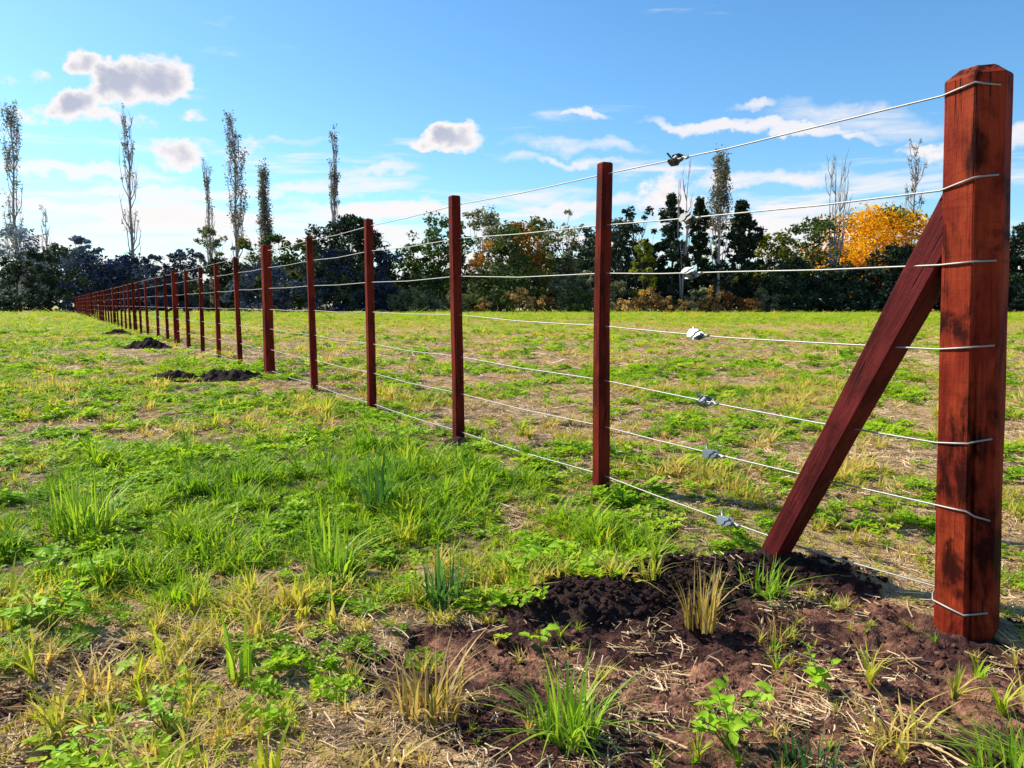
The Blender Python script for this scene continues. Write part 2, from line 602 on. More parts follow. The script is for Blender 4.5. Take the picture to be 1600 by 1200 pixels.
def make_ground():
    def axis(lo, hi, step, grow, far):
        a = list(np.arange(lo, hi, step))
        s, c = step, a[-1]
        while c < far:
            s *= grow; c += s; a.append(c)
        return a
    ys_f = axis(1.0, 3.6, 0.0085, 1.028, 2500)
    ys_b, s, c = [], 0.0085, 1.0
    while c > -300:
        s *= 1.25; c -= s; ys_b.append(c)
    ys = np.array(ys_b[::-1] + ys_f)
    xs_r = axis(0, 2.0, 0.0095, 1.045, 2500)
    xs_l = axis(0, 1.6, 0.0095, 1.045, 2500)
    xs = np.array([-v for v in xs_l[:0:-1]] + xs_r)
    X, Y = np.meshgrid(xs, ys)
    x, y = X.ravel(), Y.ravel()
    z = ground_z(x, y)
    nx, ny = len(xs), len(ys)
    i = (np.arange(ny - 1)[:, None] * nx + np.arange(nx - 1)[None]).ravel()
    q = np.stack([i, i + 1, i + nx + 1, i + nx], 1)
    red = smooth(fbm(x * .7, y * 2.2, 3.2, 71, 5, .6), 0.45, 0.60)
    attrs = {'soil': soil_mask(x, y), 'green': green_mask(x, y), 'red': red, 'heap': smooth(mound_h(x, y), 0.008, 0.03), 'sparse': smooth(y, 5, 16)}
    m, t, p, out = new_mat('field_ground')
    at = {k: t.node('ShaderNodeAttribute', attribute_name=k).outputs['Fac'] for k in attrs}
    tc = t.node('ShaderNodeTexCoord')
    c = tc.outputs['Object']
    n1 = t.noise(c, 40, 5, 0.65)
    n2 = t.noise(c, 9, 5, 0.6)
    n3 = t.noise(c, 1.3, 5, 0.6, 0.4)
    n4 = t.noise(t.vscale(c, (150, 60, 60)), 1.0, 4, 0.65)
    straw = t.mix(t.sstep(n4, 0.3, 0.7), (0.20, 0.12, 0.06), (0.60, 0.41, 0.21))
    sward = t.mix(t.sstep(n2, 0.35, 0.65), (0.19, 0.28, 0.022), (0.40, 0.46, 0.05))
    sward = t.mix(at['sparse'], t.mix(n2, (0.045, 0.045, 0.014), (0.13, 0.12, 0.035)), sward)  # near ground: soil colour with the shade under dense grass painted in
    sward = t.mix(t.sstep(n3, 0.45, 0.62, 0, 0.4), sward, (0.40, 0.33, 0.10))
    litter = t.mix(t.m('ADD', t.m('MULTIPLY', at['green'], 0.75), t.m('MULTIPLY', t.m('SUBTRACT', n2, 0.5), 0.9), clamp=True), straw, sward)
    litter = t.mix(t.sstep(t.noise(c, 6.5, 5, 0.65, 0.3), 0.5, 0.62, 0, 0.7), litter, (0.045, 0.028, 0.018))
    # further out the single straws are no longer seen: patches of green and dry
    earth = t.mix(t.sstep(n1, 0.3, 0.7), (0.026, 0.010, 0.009), (0.115, 0.049, 0.038))
    ochre = t.mix(t.sstep(n1, 0.3, 0.7), (0.10, 0.040, 0.026), (0.46, 0.23, 0.14))
    earth = t.mix(t.m('MULTIPLY', at['red'], 0.8), earth, ochre)
    earth = t.mix(t.sstep(t.noise(c, 22, 5, 0.7), 0.5, 0.66, 0, .8), earth, (0.018, 0.007, 0.009))
    black = t.mix(n1, (0.016, 0.009, 0.008), (0.055, 0.029, 0.024))
    earth = t.mix(at['heap'], earth, black)
    col = t.mix(t.sstep(t.m('ADD', at['soil'], t.m('MULTIPLY', t.m('SUBTRACT', n2, 0.5), 0.7)), 0.35, 0.65), litter, earth)
    t.l.new(col, p.inputs['Base Color'])
    p.inputs['Roughness'].default_value = 0.9
    p.inputs['Specular IOR Level'].default_value = 0.15
    bp = t.node('ShaderNodeBump')
    bp.inputs['Strength'].default_value = 0.9
    bp.inputs['Distance'].default_value = 0.022
    t.l.new(t.m('ADD', n1, t.m('MULTIPLY', t.noise(c, 150, 4, 0.6), 0.5)), bp.inputs['Height'])
    t.l.new(bp.outputs[0], p.inputs['Normal'])
    o = obj('ground', mesh_np('ground', np.stack([x, y, z], 1), q, m, attrs, True))
    o['kind'] = 'structure'
    return o


make_ground()

# ---------------------------------------------------------------- the fence: end post, brace, stakes, wires, strainers
def z_at(p, py):
    """height over a ground point at which it shows on photo row py"""
    lo, hi = -1.0, 3.0
    for _ in range(50):
        mid = (lo + hi) / 2
        if project((p.x, p.y, mid))[1] > py: lo = mid
        else: hi = mid
    return (lo + hi) / 2


WIRE_ROWS = {-1.075: (140, 292, 411, 545, 693, 791, 930), 0: (271, 350, 427, 509, 593, 667, 742), 1: (322, 374, 433, 491, 556, 612, 671), 4: (392, 418, 450, 483, 514, 546, 579)}
WIRE_LIFT = {t: [z_at(fence_pt(t), r) - HC for r in rows] for t, rows in WIRE_ROWS.items()}
WIRE_LIFT[60] = WIRE_LIFT[4]


def wire_z(k, t):
    """height of wire k (0 = top) at fence parameter t"""
    tt = [-1.075, 0, 1, 4, 60]
    rel = [WIRE_LIFT[q][k] for q in tt]
    return HC + float(np.interp(t, tt, rel))


def end_post():
    """seven sided hewn post with a chamfered head and a drying crack beside its front corner"""
    to_cam = Vector((-END.x, -END.y, 0)).normalized()
    right = Vector((-to_cam.y, to_cam.x, 0))
    if right.x < 0: right = -right
    prof = [(-.006, .090), (.003, .0845), (.008, .0815), (.013, .0785), (.066, .046), (.086, -.008), (.055, -.07), (-.035, -.082), (-.078, -.045), (-.087, .028)]
    base = gz(END.x, END.y)
    H = z_at(END, 103) - base
    prof = [(u * .80, v * .80) for u, v in prof]
    zs = [-.25, 0.0] + list(np.linspace(.06, H - .03, 26)) + [H - .024, H - .004, H]
    vs, q, t = [], [], []
    n = len(prof)
    for z in zs:
        for i, (u, v) in enumerate(prof):
            k = 1.0
            if z > H - .01: k = .62 if z < H else .58
            wob = 1 + .012 * math.sin(5 * z + i * 2.1) + .008 * math.sin(17 * z + i)
            if z < .3: wob += .05 * (0.3 - max(z, 0)) / 0.3 * .4
            vv = v
            if i in (1, 2, 3) and z < H - .03:
                deep = float(smooth(0.97 - z, 0, .25)) * (.7 + .3 * math.sin(6 * z))
                vv -= (.003, .016, .002)[i - 1] * deep
            p = right * (u * k * wob) + to_cam * (vv * k * wob)
            vs.append((p.x, p.y, z + (0.004 * math.sin(i * 1.7) if z > H - .03 and i not in (1, 2, 3) else 0)))
    m = len(zs)
    for j in range(m - 1):
        for i in range(n):
            i2 = (i + 1) % n
            q.append((j * n + i, j * n + i2, (j + 1) * n + i2, (j + 1) * n + i))
    c = len(vs); vs.append((0, 0, H + .001))
    for i in range(n):
        t.append((c, (m - 1) * n + i, (m - 1) * n + (i + 1) % n))
    mb = MB(); mb.add(vs, q, t)
    me = mb.build('end_post', M_POST)
    # orientation of faces
    bm = bmesh.new(); bm.from_mesh(me); bmesh.ops.recalc_face_normals(bm, faces=bm.faces[:])
    ed = [e for e in bm.edges if len(e.link_faces) == 2 and e.calc_face_angle(0) > 0.35]
    bmesh.ops.bevel(bm, geom=ed, offset=.0025, segments=1, affect='EDGES')
    bm.to_mesh(me); bm.free()
    o = obj('end_post', me, None, (END.x, END.y, base))
    # the post leans a little so that its foot stands out to the right
    lean = Matrix.Rotation(math.radians(1.9), 4, to_cam)
    o.rotation_euler = lean.to_euler()
    tag(o, 'massive hewn red timber end post with seven wires wrapped round it', 'fence post')
    return o, to_cam, right, prof, base, H, lean


POST, TO_CAM, RIGHT, PROF, PBASE, PH, LEAN = end_post()


def on_post(u, v, z, out=0.004):
    """a point on the skin of the end post at absolute height z"""
    s = 1 + out / math.hypot(u, v)
    p = RIGHT * (u * s) + TO_CAM * (v * s) + Vector((0, 0, z - PBASE))
    return (LEAN @ p) + Vector((END.x, END.y, PBASE))


def brace():
    a = BRACE_FOOT.copy(); a.z = gz(a.x, a.y) - .01
    b = END.copy()
    b.z = z_at(b, 226)
    ax = (b - a).normalized()
    side = FENCE_SIDE
    inpl = ax.cross(side).normalized()
    mb = MB()
    ha, hb = .032, .038
    L = (b - a).length
    ss = np.linspace(-.22, L - .105, 18)
    vs, q, t = [], [], []
    ch = .10
    prof = [(-1 + ch, -1), (1 - ch, -1), (1, -1 + ch), (1, 1 - ch), (1 - ch, 1), (-1 + ch, 1), (-1, 1 - ch), (-1, -1 + ch)]
    for k, s in enumerate(ss):
        w = .86 + .40 * max(0, s) / L + .02 * math.sin(9 * s) + .012 * math.sin(23 * s + 1)
        for (i, j) in prof:
            vs.append((i * ha * w, j * hb * w, s))
    n = len(prof)
    for j in range(len(ss) - 1):
        for i in range(n):
            q.append((j * n + i, j * n + (i + 1) % n, (j + 1) * n + (i + 1) % n, (j + 1) * n + i))
    mb.add(vs, q)
    me = mb.build('brace', M_BRACE)
    bm = bmesh.new(); bm.from_mesh(me)
    bmesh.ops.holes_fill(bm, edges=bm.edges[:], sides=0)
    bmesh.ops.recalc_face_normals(bm, faces=bm.faces[:]); bm.to_mesh(me); bm.free()
    o = obj('diagonal_brace', me, None, a)
    yy = ax.cross(inpl)
    o.rotation_euler = Matrix((inpl, yy, ax)).transposed().to_euler()
    tag(o, 'slanting maroon timber brace propping the massive end post', 'fence brace')


brace()

N_POSTS = 49
STAKE_PX = [942, 715, 578, 488, 418, 372, 339, 314, 292, 274, 260, 245]


def fence_t_of_px(px, lo, hi):
    for _ in range(50):
        mid = (lo + hi) / 2
        p = fence_pt(mid); p.z = HC
        if project(p)[0] > px: lo = mid
        else: hi = mid
    return (lo + hi) / 2


POSTS = []


def stake_mesh(w, d, h, seed, thick=False):
    r = random.Random(seed)
    mb = MB()
    zs = [-.2] + list(np.linspace(0, h - .012, 9)) + [h - .004, h]
    ch = .16
    prof = [(-1 + ch, -1), (1 - ch, -1), (1, -1 + ch), (1, 1 - ch), (1 - ch, 1), (-1 + ch, 1), (-1, 1 - ch), (-1, -1 + ch)]
    vs, q, t = [], [], []
    ph = [r.uniform(0, 6) for _ in range(3)]
    bend = r.uniform(-.006, .006)
    for z in zs:
        k = 1.0 - .08 * z / h
        if z >= h: k *= .82
        k *= 1 + .03 * math.sin(4 * z + ph[0]) + .015 * math.sin(13 * z + ph[1])
        ox = bend * math.sin(math.pi * z / h) + .003 * math.sin(7 * z + ph[2])
        for (i, j) in prof:
            vs.append((i * w * k + ox, j * d * k, z))
    n = len(prof)
    for j in range(len(zs) - 1):
        for i in range(n):
            q.append((j * n + i, j * n + (i + 1) % n, (j + 1) * n + (i + 1) % n, (j + 1) * n + i))
    c = len(vs); vs.append((0, 0, h))
    e = (len(zs) - 1) * n
    for i in range(n):
        t.append((c, e + i, e + (i + 1) % n))
    mb.add(vs, q, t)
    return mb.build('thick_post' if thick else 'stake', M_STAKE)


def stakes():
    r = random.Random(8)
    thin = [stake_mesh(.026, .027, 1.0, 10 + i) for i in range(5)]
    thick = [stake_mesh(.043, .045, 1.0, 40 + i, True) for i in range(3)]
    words = ['first', 'second', 'third', 'fourth', 'fifth', 'sixth', 'seventh', 'eighth', 'ninth']
    az = math.atan2(FENCE_DIR.y, FENCE_DIR.x)
    n_thick = 0
    tops = {0: .554, 1: .578, 2: .578, 3: .555, 4: .59, 5: .545, 6: .53, 7: .53, 8: .54, 9: .58}
    since = 0
    for t in range(N_POSTS):
        p = fence_pt(fence_t_of_px(STAKE_PX[t], t - 1.0, t + 1.0) if t < len(STAKE_PX) else t + r.uniform(-.03, .03))
        z = gz(p.x, p.y)
        top = HC + tops.get(t, .575 if t % 5 == 4 else .545 + r.uniform(-.02, .02))
        is_thick = t % 5 == 4
        o = obj('thick_post' if is_thick else 'stake', (thick if is_thick else thin)[r.randrange(3 if is_thick else 5)], None, (p.x, p.y, z))
        o.scale = (1, 1, top - z)
        o.rotation_euler = (r.uniform(-.012, .012) if t else 0, r.uniform(-.012, .012) if t else 0, az + r.uniform(-.12, .12))
        if is_thick:
            n_thick += 1
            since = 0
            if n_thick <= 4:
                tag(o, f'thick red-brown fence post, {words[n_thick - 1]} thick one past the braced end post', 'fence post', 'thick fence posts')
            else:
                tag(o, 'thick red-brown fence post in the crowded far run beside the dark trees', 'fence post', 'thick fence posts')
        else:
            since += 1
            if n_thick == 0:
                tag(o, f'slim red-brown stake, {words[since - 1]} from the braced end post', 'fence stake', 'slim fence stakes')
            elif n_thick <= 4:
                tag(o, f'slim red-brown stake, {words[since - 1]} beyond the {words[n_thick - 1]} thick post from the braced end', 'fence stake', 'slim fence stakes')
            else:
                tag(o, 'slim red-brown stake in the crowded far run beside the dark trees', 'fence stake', 'slim fence stakes')
        POSTS.append(p)


stakes()

STRAIN_PX = [1057, 1075, 1078, 1088, 1102, 1112, 1135]


WIRE_WORDS = ['top', 'second', 'third', 'fourth', 'fifth', 'sixth', 'lowest']


def wires():
    r = random.Random(4)
    for k in range(7):
        pts = []
        for i in range(N_POSTS - 1, -1, -1):
            p = POSTS[i].copy(); p.z = wire_z(k, i) + r.uniform(-.004, .004)
            pts.append(p)
            if i > 0 and i < 12:
                q = POSTS[i].lerp(POSTS[i - 1], .5); q.z = (wire_z(k, i) + wire_z(k, i - 1)) / 2 - .006 - r.random() * .004
                pts.append(q)
        z1 = wire_z(k, -1.075)
        arrive = on_post(-.087 * .8, .026 * .8, z1)
        p0 = pts[-1]
        for s in (.25, .5, .75):
            q = p0.lerp(arrive, s); q.z -= .010 * math.sin(math.pi * s) * r.uniform(.4, 1)
            pts.append(q)
        rows_c = (123, 275, 408, 543, 694, 800, 962)[k]
        rows_h = (128, 271, 407, 541, 688, 816, 960)[k]
        front = Vector((END.x, END.y, 0)) + TO_CAM * .072
        zc = z_at(front, rows_c); zh = z_at(front + RIGHT * .04 - TO_CAM * .02, rows_h)
        S = .80
        if k == 6:
            zl = z_at(front, 956)
            pts.append(on_post(-.080 * S, -.04 * S, z1)); pts.append(on_post(-.089 * S, 0.0, (z1 + zl) / 2))
            pts.append(on_post(-.087 * S, .028 * S, zl))
        else:
            zl = z1
            pts.append(arrive)
        pts.append(on_post(-.047 * S, .0585 * S, (zl + zc) / 2))
        pts.append(on_post(-.007 * S, .0900 * S, zc, .0035))
        pts.append(on_post(.013 * S, .0785 * S, (zc + zh) / 2, .004))
        pts.append(on_post(.050 * S, .0560 * S, zh, .003))
        pts.append(on_post(.054 * S, .053 * S, zh, -.012))
        mb = MB()
        mb.tube(pts, .0025, 6)
        o = obj('fence_wire', mb.build('fence_wire', M_WIRE, True))
        where = {0: 'top wire of the fence, pale galvanised strand running against the sky', 6: 'lowest wire of the fence, pale strand close above the grass'}.get(
            k, f'pale galvanised fence wire, {WIRE_WORDS[k]} from the top')
        tag(o, where, 'fence wire', 'wires of the fence')
        # the strainer sits on this wire
        lo, hi = 0.0, 1.0
        for _ in range(40):
            mid = (lo + hi) / 2
            if project(p0.lerp(arrive, mid))[0] < STRAIN_PX[k]: lo = mid
            else: hi = mid
        c = p0.lerp(arrive, lo); c.z -= .007
        strainer(c, (arrive - p0).normalized(), k)


def strainer(c, ax, k):
    r = random.Random(70 + k)
    e = empty('wire_strainer', c)
    e.scale = (.82, .82, .82)
    side = ax.cross(Vector((0, 0, 1))).normalized(); up = side.cross(ax).normalized()
    R = Matrix((ax, side, up)).transposed() @ Matrix.Rotation(r.uniform(-.9, .9), 3, 'X')
    e.rotation_euler = R.to_euler()
    mat = M_STRAIN_DULL if k in (0, 1) else M_STRAIN
    # frame: two cheeks joined by bent ends, tapering towards the wire eye
    mb = MB()
    for s in (-1, 1):
        ol = [(-.036, -.006), (-.030, -.017), (.012, -.019), (.030, -.008), (.040, -.004), (.040, .004), (.030, .008), (.012, .019), (-.030, .017), (-.036, .006)]
        y0, y1 = s * .0145, s * .0175
        vs = [(x, y0, z) for x, z in ol] + [(x, y1, z) for x, z in ol]
        n = len(ol); q = [(i, (i + 1) % n, n + (i + 1) % n, n + i) for i in range(n)]
        vs += [(0, y0, 0), (0, y1, 0)]
        t = [(2 * n, (i + 1) % n, i) for i in range(n)] + [(2 * n + 1, n + i, n + (i + 1) % n) for i in range(n)]
        mb.add(vs, q, t)
    mb.box((.037, 0, 0), (.003, .0165, .006)); mb.box((-.034, 0, 0), (.003, .0165, .007))
    obj('frame', mb.build('frame', mat), e)
    mb = MB()
    mb.tube([(-.006, -.014, 0), (-.006, .014, 0)], .008, 10)
    for j in range(4):
        yy = -.009 + j * .006
        ring = [(-.006 + .0125 * math.cos(a), yy + .0045 * a / 6.3, .0125 * math.sin(a)) for a in np.linspace(0, 2 * math.pi, 13)]
        mb.tube(ring, .0032, 5)
    obj('spool', mb.build('spool', M_WIRE, True), e)
    mb = MB()
    mb.tube([(-.006, .0175, 0), (-.006, .026, 0)], .010, 6)
    mb.tube([(-.006, -.0175, 0), (-.006, -.0215, 0)], .016, 12)
    obj('ratchet_head', mb.build('ratchet_head', mat), e)
    mb = MB()
    mb.box((.016, -.020, .009), (.013, .0022, .0045), Matrix.Rotation(-.5, 3, 'Y'))
    obj('pawl', mb.build('pawl', mat), e)
    mb = MB()
    mb.tube([(-.030, .006, .006), (-.040, .010, .024), (-.044, .011, .034)], .0042, 6)
    obj('lug', mb.build('lug', mat), e)
    mb = MB()
    mb.tube([(.036, 0, 0), (.050, .004, .003), (.062, -.003, -.002), (.078, .001, .001)], .0058, 6)
    obj('twisted_tail', mb.build('twisted_tail', M_WIRE, True), e)
    tag(e, f'{"dull grey" if k < 2 else "shiny galvanised"} ratchet strainer on the {WIRE_WORDS[k]} wire', 'wire strainer', 'wire strainers')


wires()


# ---------------------------------------------------------------- dug earth beside the thick posts
HEAPS = []


def soil_heap(px0, px1, py, h, w, label):
    a, b = on_ground(px0, py), on_ground(px1, py)
    c = (a + b) / 2
    L = (b - a).length / 2
    nu, nv = 60, 22
    HEAPS.append((c.x, c.y, L, w))
    vs = []
    seed = int(px0)
    for j in range(nv + 1):
        for i in range(nu + 1):
            u, v = i / nu * 2 - 1, j / nv * 2 - 1
            x, y = c.x + u * L * 1.05, c.y + v * w * 1.1
            n = float(fbm(np.array([x * 1.0]), np.array([y]), 5, seed, 4, .62)[0])
            n2 = float(fbm(np.array([x * 1.0]), np.array([y]), 20, seed + 3, 3, .6)[0])
            e = max(0.0, 1 - u * u) * max(0.0, 1 - v * v)
            z = gz(x, y) - .02 + h * (e ** .6) * (.1 + 1.7 * max(0, n - .22)) + .025 * (n2 - .5) * (e > .01)
            vs.append((x - c.x, y - c.y, z - c.z))
    q = [(j * (nu + 1) + i, j * (nu + 1) + i + 1, (j + 1) * (nu + 1) + i + 1, (j + 1) * (nu + 1) + i) for j in range(nv) for i in range(nu)]
    o = obj('soil_heap', mesh_np('soil_heap', np.array(vs), np.array(q), M_SOIL, None, False), None, c)
    tag(o, label, 'soil heap', 'heaps of dug soil')


def soil_mat():
    m, t, p, out = new_mat('dug_earth')
    tc = t.node('ShaderNodeTexCoord')
    n = t.noise(tc.outputs['Object'], 25, 5, 0.65)
    t.l.new(t.mix(t.sstep(n, .3, .7), (0.012, 0.008, 0.008), (0.045, 0.024, 0.020)), p.inputs['Base Color'])
    p.inputs['Roughness'].default_value = 0.95
    p.inputs['Specular IOR Level'].default_value = 0.1
    bp = t.node('ShaderNodeBump'); bp.inputs['Distance'].default_value = .01
    t.l.new(n, bp.inputs['Height']); t.l.new(bp.outputs[0], p.inputs['Normal'])
    return m


M_SOIL = soil_mat()
soil_heap(228, 415, 592, .17, .20, 'long low heap of black soil by the first thick post')
soil_heap(198, 268, 544, .19, .22, 'dark soil strip on the grass by the second thick post')
soil_heap(166, 196, 522, .2, .3, 'small dark soil patch by the third thick post')
soil_heap(690, 742, 694, .08, .09, 'little crumbly soil ring round the foot of a slim stake')

# ---------------------------------------------------------------- trees
def bark_mat(name, a, b):
    m, t, p, out = new_mat(name)
    tc = t.node('ShaderNodeTexCoord')
    n = t.noise(t.vscale(tc.outputs['Object'], (6, 6, 1.2)), 1.5, 4, 0.6)
    t.l.new(t.mix(n, a, b), p.inputs['Base Color'])
    p.inputs['Roughness'].default_value = 0.9
    return m


M_BARK = bark_mat('dark_bark', (0.03, 0.025, 0.022), (0.10, 0.085, 0.075))
M_BARK_PALE = bark_mat('grey_poplar_bark', (0.22, 0.19, 0.19), (0.42, 0.37, 0.36))  # grey bark, made paler still to put haze into its colour


def foliage(name, c, trans=0.25):
    d = tuple(v * 0.45 for v in c); l = tuple(min(1, v * 1.75) for v in c)
    return leaf_mat(name, [(0, d), (0.5, c), (1, l)], trans, spec=0.15, rough=.7)


FOL = {
    'dark': foliage('dark_evergreen_foliage', (0.026, 0.045, 0.028), .15),
    'blue': foliage('blue_dark_foliage', (0.040, 0.066, 0.13), .18),  # blue of haze and shade put into the leaf colour
    'pale': foliage('grey_blue_foliage', (0.20, 0.25, 0.36), .25),  # distance haze painted in as a pale blue leaf colour
    'mid': foliage('mid_green_foliage', (0.062, 0.105, 0.028), .3),
    'olive': foliage('olive_foliage', (0.13, 0.145, 0.025), .3),
    'lime': foliage('yellow_green_foliage', (0.20, 0.23, 0.02), .35),
    'orange': foliage('orange_foliage', (0.26, 0.115, 0.018), .4),
    'gold': foliage('golden_foliage', (0.80, 0.38, 0.014), .42),
    'grey': foliage('grey_green_foliage', (0.19, 0.21, 0.12), .3),
    'tan': foliage('tan_dry_foliage', (0.42, 0.26, 0.10), .3),
    'poplar': foliage('poplar_foliage', (0.16, 0.155, 0.12), .3),  # leaf colour lightened to stand in for haze
    'rust': foliage('rust_brown_foliage', (0.28, 0.125, 0.045), .3),
}


def leaf_cloud(centres, spreads, n_each, size, rg, flat=0.6):
    """many small bent leaf clumps round given centres -> verts, quads, per-vertex tone"""
    C = np.repeat(centres, n_each, axis=0)
    S = np.repeat(spreads, n_each, axis=0)
    n = len(C)
    off = rg.normal(size=(n, 3)); r = np.linalg.norm(off, axis=1, keepdims=True)
    off = off / r * np.minimum(r, 2.0)
    P = C + off * S * np.array([1, 1, .75])
    a = rg.normal(size=(n, 3)); a[:, 2] *= flat
    a /= np.linalg.norm(a, axis=1, keepdims=True)
    b = np.cross(a, rg.normal(size=(n, 3))); b /= np.linalg.norm(b, axis=1, keepdims=True) + 1e-9
    nn = np.cross(a, b)
    s = size * rg.uniform(.5, 1.5, size=(n, 1))
    v0 = P - a * s; v2 = P + a * s
    v1 = P + b * s * .55 + nn * s * .22; v3 = P - b * s * .55 + nn * s * .22
    V = np.stack([v0, v1, v2, v3], 1).reshape(-1, 3)
    Q = np.arange(n * 4).reshape(-1, 4)
    clump = np.repeat(rg.uniform(0.2, .8, size=len(centres)), n_each)
    tone = np.clip(clump + rg.normal(size=n) * .17, 0, 1)
    return V, Q, np.repeat(tone, 4)


def limb(mb, a, b, r0, r1, rr, sides=5, seg=4, wob=.06):
    a, b = Vector(a), Vector(b)
    L = (b - a).length
    pts = [a.lerp(b, i / seg) + Vector([rr.uniform(-1, 1) * wob * L * (0 < i < seg) for _ in range(3)]) for i in range(seg + 1)]
    mb.tube(pts, [r0 + (r1 - r0) * i / seg for i in range(seg + 1)], sides)
    return pts


TREE_SEED = [100]


def tree(px, hw, ytop, ybot, Z, shape, fol, label, dens=1.0, name='tree', leaf=.155, spread=.13, fol2=None, group='trees along the far edge of the field', bark=None, gappy=0.0, y_jit=0):
    """a tree from its place along the wood's edge: centre and half width of the crown in photo pixels at distance Z"""
    TREE_SEED[0] += 1
    sd = TREE_SEED[0]
    rg = np.random.default_rng(sd); rr = random.Random(sd)
    d = ray(px, 476)
    x, y = d.x / d.y * Z, Z
    depth = Z
    g = gz(x, y)
    H = HC + (476 - ytop) / F * depth - g
    zb = max(0.15, HC + (476 - ybot) / F * depth - g)
    W = hw / F * depth
    root = empty(name, (x, y, g), 0)
    ch = H - zb
    n_cl = int(max(14, 5.2 * W * ch * dens))
    cs = []
    k = 0
    while len(cs) < n_cl and k < 60000:
        k += 1
        h = rr.random()
        if shape == 'cone':
            rad = (1 - h) ** .75 * (.8 + .4 * math.sin(h * 17 + sd)) + .04
        elif shape == 'dome':
            rad = math.sqrt(max(0, 1 - (h * 1.0) ** 2.4)) * (.75 if h < .15 else 1)
        elif shape == 'vase':
            rad = .35 + .65 * math.sin(math.pi * min(1, h * .85 + .12))
        else:
            rad = math.sqrt(max(0, 1 - (2 * h - 1) ** 2)) * .9 + .1
        a = rr.uniform(0, 6.283)
        q = math.sqrt(rr.random())
        lob = 1 + .28 * math.sin(a * 2 + sd) + .18 * math.sin(a * 3 + 2.3 * sd + 5 * h)
        rx = rad * W * q * lob
        p = (rx * math.cos(a), rx * math.sin(a) * .9, zb + ch * h * .96)
        if gappy and float(vnoise(np.array([p[0] * .9 + 31 * sd]), np.array([p[2] * .9 + p[1] * .4]), 1.0, sd)[0]) < gappy:
            continue
        cs.append(p)
    cs = np.array(cs)
    sp0 = max(.16, spread * min(W, ch) * .9)
    top_now = cs[:, 2].max() + sp0 * .7
    cs[:, 2] = zb + (cs[:, 2] - zb) * (H - zb) / max(.2, top_now - zb)
    wide = np.quantile(np.abs(cs[:, 0]), .93) + sp0 * .6
    cs[:, :2] *= W / wide
    sp = np.full((len(cs), 1), max(.16, spread * min(W, ch) * .9)) * rg.uniform(.6, 1.3, size=(len(cs), 1))
    if shape == 'cone':
        sp *= .8
    n_each = 38
    V, Q, T = leaf_cloud(cs, sp, n_each, leaf, rg)
    # trunk and limbs that carry the clumps
    mb = MB()
    tr = max(.05, H * .014)
    lean = (rr.uniform(-.04, .04) * H, rr.uniform(-.04, .04) * H)
    top = (lean[0], lean[1], H * (.9 if shape == 'cone' else .72))
    spine = limb(mb, (0, 0, -.2), top, tr, tr * .25, rr, 7, 6, .015)
    for c in cs[rg.permutation(len(cs))[:min(len(cs), 26)]]:
        i = min(5, max(1, int(c[2] / H * 5.2)))
        limb(mb, spine[i - 1 if c[2] < spine[i].z else i], c, tr * .35, tr * .06, rr, 4, 3, .08)
    obj('trunk', mb.build('trunk', bark or M_BARK, True), root)
    if fol2:
        # a second tone in part of the crown (leaves that have turned)
        side = np.repeat(np.repeat(cs[:, 2] / H + .35 * np.sin(cs[:, 0] * 1.3 + sd), n_each), 1)
        thr = np.quantile(side, 1 - fol2[1])
        m2 = side > thr
        me = mesh_np('crown', V, Q, FOL[fol], {'v': T})
        me.materials.append(FOL[fol2[0]])
        me.polygons.foreach_set('material_index', m2.astype(np.int32))
    else:
        me = mesh_np('crown', V, Q, FOL[fol], {'v': T})
    obj('crown', me, root)
    tag(root, label, 'tree' if name != 'shrub' else 'shrub', group)
    return root


